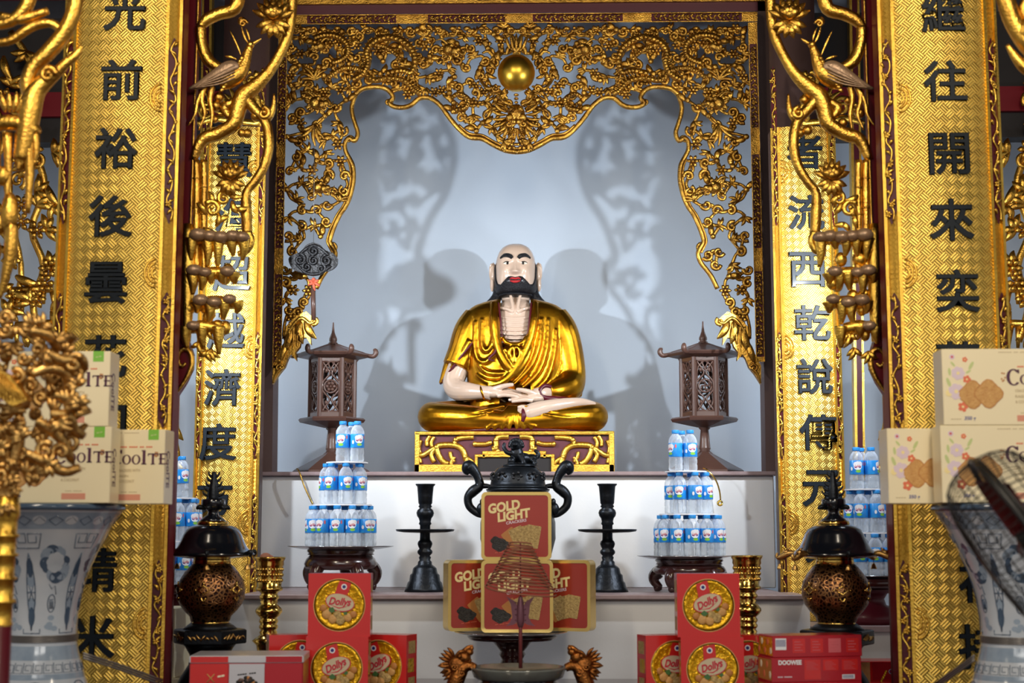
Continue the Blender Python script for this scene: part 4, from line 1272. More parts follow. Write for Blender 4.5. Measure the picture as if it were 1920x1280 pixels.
for s in (-1, 1):
    m = LB(D)
    m.tube([(s * 64, 0, zz(965)), (s * 76, 0, zz(962)), (s * 90, 0, zz(950)), (s * 93, 0, zz(934)), (s * 84, 0, zz(922)), (s * 72, 0, zz(912)), (s * 74, 0, zz(898)), (s * 82, 0, zz(884)), (s * 92, 0, zz(874)), (s * 96, 0, zz(882)), (s * 90, 0, zz(888))],
           [7, 7, 7.5, 8, 10, 9, 8, 10, 11, 9, 6], BLACK_B, 10, 5)
    m.tube([(s * 72, 0, zz(912)), (s * 58, 0, zz(912)), (s * 50, 0, zz(914))], [6, 4.5, 4], BLACK_B, 8, 4)
    m.ell((s * 68, -4, zz(955)), (9, 8, 12), BLACK_B); m.ell((s * 66, -6, zz(942)), (5, 5, 7), BLACK_B)
    m.build('handle', t)
for k in range(3):
    a = -PI / 2 + 2 * PI * k / 3
    m = LB(D); m.tube([(44 * math.cos(a), 44 * math.sin(a), zz(1050)), (58 * math.cos(a), 58 * math.sin(a), zz(1076)), (50 * math.cos(a), 50 * math.sin(a), zz(1096)), (56 * math.cos(a), 56 * math.sin(a), 15)], [16, 11, 9, 11], BLACK_B, 10, 4)
    m.build('leg', t)

# ================================================================== water towers
BH, BR = 0.172, 0.0300
def make_bottle(t):
    m = MB()
    z = lambda f: f * BH
    m.lathe([(0.020, 0.0), (0.027, 0.002), (0.0295, 0.008), (0.0295, z(.14)), (0.0275, z(.17)), (0.0295, z(.20)), (0.0295, z(.27)), (0.0275, z(.30)), (0.0288, z(.33)), (0.0290, z(.42)),
             (0.0290, z(.68)), (0.0292, z(.70)), (0.0280, z(.76)), (0.0230, z(.83)), (0.0160, z(.88)), (0.0128, z(.905)), (0.0128, z(.92)), (0.0, z(.92))], PLASTIC, (0, 0, 0), 20, True,
            lambda a, zz_: 1 + (0.025 * math.cos(8 * a) if zz_ < z(.32) else 0))
    m.build('bottle_body', t)
    m = MB(); m.lathe([(0.0152, z(.915)), (0.0156, z(.925)), (0.0156, z(.985)), (0.0148, z(1.0)), (0, z(1.0))], CAPBLUE, (0, 0, 0), 20); m.build('cap', t)
    m = MB()
    m.lathe([(0.0297, z(.345)), (0.0300, z(.35)), (0.0300, z(.675)), (0.0297, z(.68))], LABELB, (0, 0, 0), 28)
    rr = 0.0302
    def wrap(x, y, zz_): a = x / rr; return ((rr - y) * math.sin(a), -(rr - y) * math.cos(a), zz_)
    for a0 in (0.0, PI):
        for (dx, dz, r1, r2, mm) in ((0, .53, .017, .014, TXT_W), (-.008, .585, .010, .010, TXT_W), (.009, .59, .011, .011, TXT_W), (0, .60, .010, .010, TXT_W), (.002, .42, .011, .006, GREEN), (-.027, .48, .005, .008, TXT_W), (.028, .60, .004, .008, PINK)):
            n = 16; vs = [wrap(a0 * rr + dx, -.0001 - (.0001 if mm is TXT_W else .0002), z(dz))]
            for k in range(n): vs.append(wrap(a0 * rr + dx + r1 * math.cos(2 * PI * k / n), -.0001 - (.0001 if mm is TXT_W else .0002), z(dz) + r2 * math.sin(2 * PI * k / n)))
            m.add(vs, [(0, 1 + k, 1 + (k + 1) % n) for k in range(n)], mm, False)
        m.text('LaVie', a0 * rr, z(.54), 0.012, -.0004, RED_T, 0.024, 0, 0.02, 0.15, 0.0001, wrap)
    m.build('label', t)
proto = None
def put_bottle(x, y, z, rz, label, group):
    global proto
    if proto is None:
        proto = thing('water_bottle', label, 'bottle', (0, 0, 0), 0, group); make_bottle(proto); o = proto
    else:
        o = copy_tree(proto)
    o.location = (x, y, z); o.rotation_euler = (0, 0, rz); setp(o, label, 'bottle', group)
ORD = ['first', 'second', 'third', 'fourth', 'fifth', 'sixth', 'seventh', 'eighth']
def tower(tag, D, cxs, zt, clip=None):
    rnd = random.Random(tag)
    z = zt
    tiers = (('bottom', 12, 0.121, cxs[0]), ('middle', 7, 0.074, cxs[1]), ('top', 3, 0.0355, cxs[2]))
    for name, n, Rr, px in tiers:
        cx = P(px, 1000, D).x
        lst = []
        for k in range(n):
            a = -PI / 2 + 2 * PI * (k + (0.5 if name == 'top' else 0)) / n + (0.25 if name == 'middle' else 0)
            lst.append((cx + Rr * math.cos(a), D + Rr * math.sin(a)))
        if clip: lst = [p for p in lst if clip[0] < 960 + F_PX * (p[0] / p[1] + math.tan(YAW)) < clip[1]]
        front = sorted([p for p in lst if p[1] <= D + 0.012]); back = sorted([p for p in lst if p[1] > D + 0.012])
        for arc, L in (('front', front), ('back', back)):
            for i, (x, y) in enumerate(L):
                rz = math.atan2(x - cx, -(y - D)) * 0.5 + rnd.uniform(-.5, .5)
                pos = ORD[i] + ' from the left' if len(L) > 1 else 'alone'
                put_bottle(x, y, z, rz, 'water bottle, %s in the %s row, %s tier, %s' % (pos, arc, name, tag), 'water bottles stacked in towers')
        z += BH
        if name != 'top':
            nx, nr = (cxs[1], 0.108) if name == 'bottom' else (cxs[2], 0.088)
            t_ = thing('foam_board', 'round white foam board under the %s tier, %s' % ('middle' if name == 'bottom' else 'top', tag), 'board', (P((px + nx) / 2, 1000, D).x, D, z), 0, 'foam boards between bottle tiers')
            m = MB(); m.lathe([(0, 0.0002), (nr * 1.16 if name == 'bottom' else nr, 0.0002), (nr * 1.16 if name == 'bottom' else nr, 0.0058), (0, 0.0058)], FOAM, (0, 0, 0), 40, False); m.build('disc', t_)
            z += 0.006
def tray(px, D, r, z, label):
    t = thing('offering_tray', label, 'tray', (P(px, 1020, D).x, D, z), 0, 'silver trays')
    m = MB(); m.lathe([(0, -0.012), (r * .72, -0.012), (r * .80, -0.009), (r * .96, -0.002), (r, 0.0), (r, 0.002), (r * .95, 0.0015), (r * .8, -0.0035), (0, -0.0035)], SILVER, (0, 0, 0), 48); m.build('dish', t)
def wood_stand(px, D, z0, z1, label, r):
    t = thing('wooden_stand', label, 'stand', (P(px, 1050, D).x, D, z0), 0, 'dark wooden stands')
    h = z1 - z0
    m = MB(); m.lathe([(0, h - 0.022), (r * .93, h - 0.022), (r * .9, h - 0.014), (r * .95, h - 0.006), (r * .93, h), (0, h)], WOOD_D, (0, 0, 0), 36); m.build('top', t)
    m = MB(); m.lathe([(r * .78, h * .52), (r * .98, h * .55), (r * 1.02, h * .66), (r * .96, h * .78), (r * .86, h - 0.022), (r * .76, h - 0.022)], WOOD_D, (0, 0, 0), 40, True, lambda a, zz_: 1.0); m.build('apron', t)
    for k in range(5):
        a = -PI / 2 + 2 * PI * k / 5 + .62
        m = MB()
        m.tube([(r * q * math.cos(a), r * q * math.sin(a), h * f) for q, f in ((.88, .60), (1.0, .45), (.98, .28), (.86, .14), (.92, .11), (1.0, 0.085))], [.028, .026, .02, .015, .015, .012], WOOD_D, 8, 4)
        m.build('leg', t)
ZTR = P(640, 1024, 6.3).z
wood_stand(639, 6.32, Z_B, ZTR - 0.013, 'dark red wooden stand on curved legs under the left altar tower of bottles', 0.150)
tray(639, 6.32, 0.222, ZTR, 'round silver tray under the left altar tower of water bottles')
tower('left altar tower', 6.32, (639, 643, 655), ZTR - 0.0032)
ZTR2 = P(1290, 1042, 6.3).z
wood_stand(1292, 6.32, Z_B, ZTR2 - 0.013, 'dark red wooden stand on curved legs under the right altar tower of bottles', 0.150)
tray(1284, 6.32, 0.200, ZTR2, 'round silver tray under the right altar tower of water bottles')
tower('right altar tower', 6.32, (1293, 1293, 1282), ZTR2 - 0.0032)
def pedestal(px, D, z0, z1, label):
    t = thing('offering_pedestal', label, 'pedestal', (P(px, 1100, D).x, D, z0), 0, 'dark red side pedestals')
    h = z1 - z0
    m = MB(); m.lathe([(.115, 0), (.115, h * .22), (.10, h * .27), (.095, h * .36), (.07, h * .42), (.062, h * .55), (.075, h * .66), (.10, h * .72), (.10, h * .78)], MAROON_D, (0, 0, 0), 32); m.build('foot', t)
    m = MB(); m.lathe([(0, h * .78), (.15, h * .80), (.16, h * .9), (.155, h), (0, h)], WOOD_D, (0, 0, 0), 36); m.build('top', t)
for px, tg, clip, off, yy in ((330, 'left rear tower', (306, 420), (330, 332, 326), 1093), (1628, 'right rear tower', (1570, 1692), (1628, 1630, 1622), 1078)):
    D = 6.25; zz_ = P(px, yy, D).z
    pedestal(px, D, Z_C, zz_ - 0.0125, 'dark red turned pedestal under the ' + tg)
    tray(px, D, 0.165, zz_, 'silver tray under the ' + tg)
    tower(tg, D, off, zz_ - 0.0032, clip)
# ================================================================== printed boxes
EPS = 0.0006
def gold_tin(px, ytop, w, h, z, D, rz, label, d=0.065):
    t = thing('biscuit_tin', label, 'biscuit tin', (px, D, z), rz, 'gold edged red cracker tins')
    m = MB()
    o = rrect(-w / 2, w / 2, 0.0, h, 0.018); m.prism(o, -d / 2 + 0.004, d / 2, TINGOLD)
    m.ring2(o, rrect(-w / 2 + 0.012, w / 2 - 0.012, 0.012, h - 0.012, 0.012), -d / 2 - 0.002, -d / 2 + 0.005, TINGOLD)
    m.build('tin_body', t)
    m = MB()
    y = -d / 2 + 0.001
    m.prism(rrect(-w / 2 + 0.011, w / 2 - 0.011, 0.011, h - 0.011, 0.012), y, y + 0.004, RED_G)
    k = w / 0.264
    a = R(9)
    def T(s, x, zz, hh, ww, mm, an=a, off=0.03): m.text(s, x * k, h * zz, hh * k, y - 0.0003, mm, ww * k, an, off, 0.12, 0.0006)
    T('GOLD', -0.046, 0.785, 0.038, 0.122, TXT_Y, a, .045); T('LIGHT', -0.009, 0.662, 0.036, 0.128, TXT_Y, a, .045); T('CRACKERS', 0.0, 0.565, 0.011, 0.078, TXT_B if False else LILAC)
    # crackers fanned out and a heap of black sesame
    for i, (cx, cz, an) in enumerate(((-0.012, .300, 38), (0.010, .32, 24), (0.032, .335, 12), (0.062, .345, -10))):
        q = rrect(-0.026, 0.026, -0.042, 0.042, 0.004, 3)
        A = R(an); q = [(cx * k + x * math.cos(A) - zz * math.sin(A), h * cz + x * math.sin(A) + zz * math.cos(A)) for x, zz in q]
        m.prism(q, y - 0.0008 - i * 0.0004, y, COOKIE_S if i else COOKIE_E)
    q = []
    for i in range(26):
        an = 2 * PI * i / 26; r = 1 + 0.12 * math.sin(3 * an + 1) + 0.08 * math.sin(7 * an)
        q.append((-0.062 * k + 0.036 * k * r * math.cos(an), h * 0.235 + 0.026 * k * r * math.sin(an) - 0.006 * math.cos(an)))
    m.prism(q, y - 0.001, y, SESAME)
    m.text('-- --- ----', -0.05 * k, h * 0.12, 0.002, y - .0003, ORANGE, 0.06, R(6), 0, .1, .0005)
    m.build('lid_print', t)
    return t
def dolly_box(x, D, z, rz, label, tilt, s=0.217, d=0.085):
    t = thing('biscuit_box', label, 'biscuit box', (x, D, z), rz, 'red boxes with a round window')
    m = MB()
    n = 40
    c = (0, s / 2); r = s * 0.405
    sq = []
    for i in range(n):
        a = 2 * PI * i / n; k = 1 / max(abs(math.cos(a)), abs(math.sin(a)))
        sq.append((s / 2 * k * math.cos(a), s / 2 + s / 2 * k * math.sin(a)))
    m.ring2(sq, circ(0, s / 2, r, n), -d / 2, -d / 2 + 0.002, RED)
    hs = s / 2
    m.box(-hs, -hs + 0.002, -d / 2 + 0.001, d / 2, 0, s, RED); m.box(hs - 0.002, hs, -d / 2 + 0.001, d / 2, 0, s, RED)
    m.box(-hs + .002, hs - .002, -d / 2 + 0.001, d / 2, 0, 0.002, RED); m.box(-hs + .002, hs - .002, -d / 2 + 0.001, d / 2, s - 0.002, s, RED); m.box(-hs + .002, hs - .002, d / 2 - 0.002, d / 2, .002, s - .002, RED)
    m.ring2(circ(0, s / 2, r * 1.035, n), circ(0, s / 2, r, n), -d / 2 - 0.0006, -d / 2 + 0.001, COOKIE)
    for sx in (-1, 1):
        xx = sx * (hs + 0.0002)
        for (z0, z1, y0, y1, mm) in ((.1, .32, -.3, .3, COOKIE_S), (.4, .62, -.35, .2, LIDGOLD), (.7, .9, -.3, .35, COOKIE_S)):
            m.box(min(xx, xx + sx * .0004), max(xx, xx + sx * .0004), y0 * d, y1 * d, z0 * s, z1 * s, mm)
    m.build('card_box', t)
    # recessed embossed lid
    m = MB()
    y = -d / 2 + 0.010
    nn = 48
    rings = [(0, 0.0), (r * .6, 0.0), (r * .80, -0.001), (r * .86, -0.005), (r * .95, -0.006), (r * 0.99, 0.0), (r * 0.99, 0.03)]
    vs = [(0, y, s / 2)]
    for (rr, dy) in rings[1:]:
        for i in range(nn): vs.append((rr * math.cos(2 * PI * i / nn), y + dy, s / 2 + rr * math.sin(2 * PI * i / nn)))
    fs = [(0, 1 + (i + 1) % nn, 1 + i) for i in range(nn)]
    for k in range(len(rings) - 2):
        for i in range(nn):
            j = (i + 1) % nn; o = 1 + k * nn
            fs.append((o + i, o + j, o + nn + j, o + nn + i))
    m.add(vs, fs, LIDGOLD)
    rnd = random.Random(3)
    for k in range(22):
        a = 2 * PI * k / 22; rr = r * rnd.uniform(.62, .88)
        cx, cz = rr * math.cos(a), s / 2 + rr * math.sin(a)
        m.tube([(cx + 0.008 * math.cos(b_), y - 0.002, cz + 0.008 * math.sin(b_)) for b_ in [a + j * .7 for j in range(7)]], [.0012, .002, .002, .002, .002, .0018, .001], LIDGOLD, 5, 1)
    lid = m.build('gold_lid', t)
    m = MB()
    ca, sa = math.cos(tilt), math.sin(tilt)
    def rt(p): return (p[0] * ca - p[1] * sa, s / 2 + p[0] * sa + p[1] * ca)
    k = s / 0.217
    yy = y - 0.006
    def pr(pts, mm, l=0): m.prism([rt((a * k, b_ * k)) for a, b_ in pts], yy - l * 0.0006, y - 0.0005, mm)
    pr([(-0.024, 0.036), (0.020, 0.040), (0.024, 0.083), (-0.018, 0.082)], RED, 0)
    pr(circ(0.002, 0.064, 0.010, 18), TXT_W, 1); pr(circ(0.002, 0.064, 0.006, 14), NAVY, 2)
    pr(circ(0.0, 0.008, 0.052, 30, 0.031), RED_T, 1); pr(circ(0.0, 0.009, 0.049, 30, 0.0285), BEIGE_O, 2)
    p = rt((0.0, 0.008 * k)); m.text('Dollys', p[0], p[1], 0.034 * k, yy - 0.0022, RED_T, 0.078 * k, tilt + R(8), 0.03, 0.3, 0.0006)
    pr([(-0.035, -0.006), (0.0, -0.013), (0.036, 0.004), (0.0, -0.009)], RED_T, 3)
    for (cx, cz, rr, mm) in ((-0.052, -0.022, .013, COOKIE_E), (-0.036, -0.040, .017, COOKIE), (-0.012, -0.052, .016, COOKIE), (0.014, -0.050, .017, COOKIE_S), (0.038, -0.036, .015, COOKIE), (0.054, -0.022, .013, COOKIE_E), (0.0, -0.034, .014, COOKIE_S)):
        q = rt((cx * k, cz * k)); m.ell((q[0], yy - .001, q[1]), (rr * k, .004, rr * k), mm, 14, 8)
    pr([(-0.034, -0.018), (-0.020, -0.012), (-0.010, -0.024), (-0.020, -0.032), (-0.030, -0.028)], GREEN_D, 8); pr([(0.018, -0.022), (0.030, -0.016), (0.034, -0.026), (0.024, -0.030)], GREEN_D, 8)
    m.build('lid_print', t)
    return t
def cracker_box(x, D, z, rz, label, w=0.362, h=0.229, d=0.10):
    t = thing('cracker_box', label, 'cracker box', (x, D, z), rz, 'cream cracker boxes on the vases')
    m = MB(); m.box(-w / 2, w / 2, -d / 2, d / 2, 0.0004, h, CREAM, 0.002); m.build('card_box', t)
    m = MB()
    y = -d / 2 - 0.0001
    def F(pts, mm, l=0): m.prism([((a - .5) * w, b_ * h) for a, b_ in pts], y - 0.0003 * (l + 1), y + .0005, mm)
    def E(cx, cz, rx, mm, l=0, rz_=None, n=18): F([(cx + rx / w * math.cos(2 * PI * i / n), cz + (rz_ or rx) / h * math.sin(2 * PI * i / n)) for i in range(n)], mm, l)
    # cookies: rounded lozenges
    for (cx, cz, l) in ((.245, .40, 1), (.375, .41, 3)):
        for rr, mm, ll in ((.040, COOKIE_E, l), (.0375, COOKIE, l + 1)):
            q = []
            for i in range(48):
                a = 2 * PI * i / 48; r = rr * (1 + 0.10 * math.cos(4 * a)) * (1 + .012 * math.sin(16 * a))
                q.append((cx + r / w * math.cos(a), cz + r / h * math.sin(a)))
            F(q, mm, ll)
        for i in range(8): E(cx + .018 / w * math.cos(i * 2.4) * (1 + .5 * (i % 2)), cz + .018 / h * math.sin(i * 2.4) * (1 + .5 * (i % 2)), .0018, COOKIE_E, l + 2, None, 8)
    # flowers
    for (cx, cz, r, mm) in ((.13, .68, .020, LILAC), (.11, .44, .024, LILAC), (.20, .60, .012, ORANGE), (.16, .24, .015, ORANGE), (.19, .86, .008, ORANGE), (.05, .42, .010, TXT_Y)):
        for k in range(5 if mm is ORANGE else 7):
            a = 2 * PI * k / (5 if mm is ORANGE else 7); E(cx + .62 * r / w * math.cos(a), cz + .62 * r / h * math.sin(a), r * .42, mm, .2 + .25 * k, None, 10)
        E(cx, cz, r * .25, TXT_Y, 2.6, None, 10)
    for (cx, cz, an, ln) in ((.24, .78, 60, .028), (.05, .56, 110, .03), (.06, .70, 95, .024), (.09, .80, 130, .02), (.215, .70, 30, .018)):
        q = []
        for i in range(14):
            a = 2 * PI * i / 14; u, v = ln * .5 * math.cos(a), ln * .18 * math.sin(a); A = R(an)
            q.append((cx + (u * math.cos(A) - v * math.sin(A)) / w, cz + (u * math.sin(A) + v * math.cos(A)) / h))
        F(q, GREEN_P, -.3)
    E(.085, .895, .008, LILAC); E(.085, .895, .004, PINK, 1)
    # green corner tag
    F(rect(.855, .945, .86, 1.0), GREEN); m.text('--', w * .40, h * .925, .003, y - .0007, GREEN_P, .018, R(10), 0, .2, .0003)
    # title in thick-and-thin lettering
    def glyph(px0, base, H, kind):
        th, tn = H * .20, H * .075
        Y0, Y1 = y - .0010, y + .0003
        if kind in 'Co':
            rx = H * (.43 if kind == 'C' else .46); cx = px0 + rx; cz = base + H / 2
            n = 24; a0, a1 = (R(42), R(318)) if kind == 'C' else (0, 2 * PI)
            o = []; ii = []
            for i in range(n + 1):
                a = a0 + (a1 - a0) * i / n
                o.append((cx + rx * math.cos(a), cz + H / 2 * math.sin(a))); ii.append((cx + (rx - th) * math.cos(a), cz + (H / 2 - tn) * math.sin(a)))
            for i in range(n): m.prism([o[i], o[i + 1], ii[i + 1], ii[i]], Y0, Y1, TXT_P)
            if kind == 'C': m.prism(rect(o[0][0] - tn, o[0][0] + tn * .3, o[0][1] - H * .1, o[0][1] + H * .13), Y0, Y1, TXT_P)
            return px0 + (rx * 1.80 if kind == 'C' else rx * 2.08)
        if kind == 'l':
            m.prism(rect(px0 + tn, px0 + tn + th, base, base + H), Y0, Y1, TXT_P)
            m.prism(rect(px0, px0 + th + 2 * tn, base, base + tn), Y0, Y1, TXT_P); m.prism(rect(px0, px0 + tn, base + H - tn, base + H), Y0, Y1, TXT_P)
            return px0 + th + 3 * tn
        if kind == 'T':
            W = H * .95
            m.prism(rect(px0 + W / 2 - th / 2, px0 + W / 2 + th / 2, base, base + H), Y0, Y1, TXT_P); m.prism(rect(px0, px0 + W, base + H - tn * 1.4, base + H), Y0, Y1, TXT_P)
            m.prism(rect(px0, px0 + tn, base + H * .76, base + H), Y0, Y1, TXT_P); m.prism(rect(px0 + W - tn, px0 + W, base + H * .76, base + H), Y0, Y1, TXT_P); m.prism(rect(px0 + W * .3, px0 + W * .7, base, base + tn), Y0, Y1, TXT_P)
            return px0 + W * 1.06
        if kind == 'E':
            W = H * .78
            m.prism(rect(px0 + tn, px0 + tn + th, base, base + H), Y0, Y1, TXT_P)
            for zz, ww in ((0, W), (H - tn * 1.3, W * .95), (H * .46, W * .7)): m.prism(rect(px0, px0 + ww, base + zz, base + zz + tn * 1.3), Y0, Y1, TXT_P)
            m.prism(rect(px0 + W - tn, px0 + W, base, base + H * .26), Y0, Y1, TXT_P); m.prism(rect(px0 + W * .95 - tn, px0 + W * .95, base + H * .78, base + H), Y0, Y1, TXT_P)
            return px0 + W
    X = (.525 - .5) * w; base = h * .53
    X = glyph(X, base - .003, .050, 'C') + .001
    X = glyph(X, base, .030, 'o') + .001; X = glyph(X, base, .030, 'o') + .002; X = glyph(X, base, .044, 'l') + .001
    X = glyph(X, base, .034, 'T') + .0005; X = glyph(X, base, .034, 'E')
    m.text('--- ---- -- ---', .62 * w - w * .42 + .02, h * .765, .004, y - .0004, ORANGE, .10, 0, .015, .2, .0003)
    for s_, zz, ww in (('CRACKERS WITH', .45, .072), ('RAISIN', .375, .036), ('& COCONUT', .305, .055)):
        m.text(s_, w * .12 + ww / 2 - .01, h * zz, .0085, y - .0004, TXT_GY, ww, 0, 0, 0, .0003)
    m.text('--- ----', w * .20, h * .16, .002, y - .0004, TXT_GY, .05, 0, 0, 0, .0003)
    F(rect(.60, .80, .05, .13), TXT_R); m.text('------ -- -------', w * .12, h * .955, .002, y - .0004, TXT_GY, .11, 0, 0, 0, .0003)
    m.text('350 g', -w * .285, h * .085, .014, y - .0004, TXT_B, .034, 0, .02, .1, .0003); m.text('----', -w * .40, h * .08, .002, y - .0004, TXT_GY, .03, 0, 0, 0, .0003)
    for k in range(6): E(.93 + .012 * math.cos(k), .66 + .03 * math.sin(k * 2.0), .003, COOKIE_E, 0, None, 6); E(.50 + .014 * math.cos(k), .62 + .06 * math.sin(k * 2.0), .003, COOKIE_E, 0, None, 6)
    m.build('front_print', t)
    # vertical title on the right end
    m = MB()
    xx = w / 2
    def sw(x_, y_, z_): return (xx + 0.0002 - (y_ + .001) * .5, x_, z_)
    vs, fs, tw, th_ = text_geo('CoolTE', .02, 0)
    kz = .115 / tw
    m.add([(xx + (.0005 if c > 0 else .0001), -d * .1 + b_ * kz * 1.2 * -1 * -1, h * .47 - a * kz) for a, b_, c in vs], fs, TXT_P, False)
    m.build('end_print', t)
    return t

# --- gold-edged tins on their stand
DT = 5.60
zt = P(969, 1187, DT).z
ut = U(DT)
t = thing('offering_stand', 'dark red footed stand carrying the gold edged cracker tins', 'stand', (P(960, 1200, 5.66).x, 5.70, Z_T))
h_ = zt - 0.0125 - Z_T
m = MB(); m.lathe([(.13, 0), (.13, .012), (.10, .03), (.055, .06), (.04, .075), (.046, .085), (.040, .10), (.046, .112), (.05, .118), (.045, .13), (.075, h_ - .022), (.16, h_ - .016), (.17, h_ - .004), (.165, h_), (0, h_)], WOOD_D, (0, 0, 0), 40); m.build('foot', t)
tray(958, 5.68, 0.212, zt, 'round silver tray under the gold edged cracker tins')
zt += 0.0026
W_ = P(1037, 1100, DT).x - P(902, 1100, DT).x
H1 = P(969, 1050, DT).z - zt
xc = P(969.5, 1100, DT).x
dT = 0.065
gold_tin(xc, 0, W_, H1, zt, DT + dT / 2, 0, 'gold edged red cracker tin behind the incense coil, front centre of the tray')
gold_tin(P(968, 1000, DT).x, 0, W_ * .98, H1 * .955, zt + H1, DT + dT / 2 + .004, 0, 'gold edged red cracker tin standing on top of the others')
for sgn, pc, an, lab in ((1, 840, 20, 'gold edged red cracker tin turned inward, nearer the left pile of red boxes'), (-1, 1107, 20, 'gold edged red cracker tin turned inward, nearer the right pile of red boxes')):
    Dc = DT + 0.057
    cx = P(pc, 1110, Dc).x
    a = R(an) * sgn
    # front outer corner at (cx, Dc)
    lx, ly = -sgn * W_ / 2, -dT / 2
    wx, wy = lx * math.cos(a) - ly * math.sin(a), lx * math.sin(a) + ly * math.cos(a)
    gold_tin(cx - wx, 0, W_, H1 * 1.0, zt, Dc - wy, a, lab)
# --- red boxes with round windows
sD = P(690, 1200, 5.2).x - P(573, 1200, 5.2).x
def dolly_stack(xt, xb, D, lab, outer_l, outer_r, tl):
    s = sD; d = .085
    cxb = P(xb, 1240, D).x; cxt = P(xt, 1130, D).x
    dolly_box(cxb, D + d / 2, Z_T + .0005, 0, 'red biscuit box with round gold window, bottom centre of the ' + lab, tl[0], s)
    dolly_box(cxt, D + d / 2 + .003, Z_T + .0005 + s, R(1.5), 'red biscuit box with round gold window, on top of the ' + lab, tl[1], s)
    for sgn, pc, an, w_, tt in ((1, outer_l, 17, 'left end', tl[2]), (-1, outer_r, 20, 'right end', tl[3])):
        Dc = D + .075 + (.0 if sgn > 0 else .005)
        a = R(an) * sgn; cx = P(pc, 1240, Dc).x
        lx, ly = -sgn * s / 2, -d / 2
        wx, wy = lx * math.cos(a) - ly * math.sin(a), lx * math.sin(a) + ly * math.cos(a)
        dolly_box(cx - wx, Dc - wy, Z_T + .0005, a, 'red window biscuit box turned inward at the %s of the %s' % (w_, lab), tt, s)
dolly_stack(635.5, 631.5, 5.2, 'left pile', 504, 762, (R(17), R(-12), R(-6), R(22)))
dolly_stack(1328, 1336, 5.2, 'right pile', 1211, 1462, (R(10), R(18), R(-8), R(6)))
# --- long red wafer boxes
zl = [(1192, 1233), (1233, 1280)]
a = R(13)
D = 5.06
Lw = 0.318; dd = .13
tops = [P(1500, y, D).z for y in (1192, 1233, 1280)]
bots = [tops[1] + .0004, tops[2] + .0004, Z_T + .0005]
for i, lab in enumerate(('long red wafer box with barcode, topmost of three beside the right pile', 'long red wafer box with white brand lettering, middle of three beside the right pile', 'long red wafer box, lowest of three beside the right pile')):
    cx = P(1447, 1230, D).x; lx, ly = -Lw / 2, -dd / 2
    wx, wy = lx * math.cos(a) - ly * math.sin(a), lx * math.sin(a) + ly * math.cos(a)
    t = thing('wafer_box', lab, 'biscuit box', (cx - wx + (.004 if i == 0 else 0), D - wy, bots[i]), a, 'long red wafer boxes')
    h = tops[i] - bots[i]
    m = MB(); m.box(-Lw / 2, Lw / 2, -dd / 2, dd / 2, 0, h, RED_D, .002); m.build('card_box', t)
    m = MB(); y = -dd / 2
    def F(x0, x1, z0, z1, mm, l=0): m.prism(rect(x0 * Lw - Lw / 2, x1 * Lw - Lw / 2, z0 * h, z1 * h), y - .0004 * (l + 1), y + .0005, mm)
    if i == 0:
        F(.03, .15, .35, .88, TXT_W); [F(.035 + k * .01, .040 + k * .01, .5, .82, NAVY, 1) for k in range(11)]
        for k in range(4): F(.22 + k * .2, .36 + k * .2, .2, .85, PINK if k == 2 else RED, 0)
        for k in range(4):
            for j in range(4): m.prism(rect((.24 + k * .2) * Lw - Lw / 2, (.33 + k * .2 - .02 * (j % 2)) * Lw - Lw / 2, (.3 + j * .13) * h, (.34 + j * .13) * h), y - .0012, y, PINK)
    else:
        m.text('DOOWEE', -Lw * .30, h * .80, .016, y - .0004, TXT_W, .082, 0, .05, 0, .0006)
        m.text('---- ------', -Lw * .36, h * .22, .004, y - .0004, LILAC, .05, 0, .01, 0, .0005)
        for x0, x1 in ((.36, .54), (.57, .74), (.78, .96)):
            F(x0, x1, .1 if x0 < .5 else .45, .9, RED)
            for j in range(6): m.prism(rect((x0 + .02) * Lw - Lw / 2, (x1 - .03 - .02 * (j % 3)) * Lw - Lw / 2, (.5 + j * .06) * h, (.515 + j * .06) * h), y - .0012, y, PINK)
        F(.78, .92, .1, .28, TXT_W); [F(.79 + k * .011, .795 + k * .011, .13, .26, NAVY, 1) for k in range(11)]
    m.build('front_print', t)
    m = MB(); xx = -Lw / 2 - .0002
    m.box(xx - .0004, xx, -dd * .46, dd * .42, h * .08, h * .92, LIDGOLD if i == 0 else COOKIE_E)
    for k in range(6): m.ell((xx - .0004, -dd * .36 + k * .026, h * (.3 + .4 * (k % 2))), (.0006, .010, h * .16), ORANGE if k % 3 else CREAM_L, 10, 6)
    m.build('end_print', t)
# --- red and silver gift tin at the lower edge
D = 4.95
x0, x1 = P(352, 1260, D).x, P(563, 1260, D).x
w = x1 - x0; zt_ = P(450, 1229, D).z; h = zt_ - Z_T
t = thing('gift_tin', 'red gift tin with a silver panel picturing dark nuts at the lower edge', 'tin', ((x0 + x1) / 2, D + .11, Z_T + .0004), R(4))
m = MB(); m.box(-w / 2, w / 2, -.11, .11, 0, h - .022, RED_D, .005); m.build('tin_body', t)
m = MB(); m.box(-w / 2 - .002, w / 2 + .002, -.112, .112, h - .024, h, SILVERW, .003); m.build('lid', t)
m = MB(); y = -.112
def F(xa, xb, za, zb, mm, l=0): m.prism(rect(xa * w - w / 2, xb * w - w / 2, za * h, zb * h), y - .0005 * (l + 1), y + .003, mm)
F(0.01, .34, .02, .845, RED); F(.35, .66, .02, .845, SILVERW); F(.67, .99, .02, .845, RED_D); F(.01, .34, .875, .985, RED); F(.35, .66, .875, .985, SILVERW); F(.67, .99, .875, .985, RED_D)
rnd = random.Random(8)
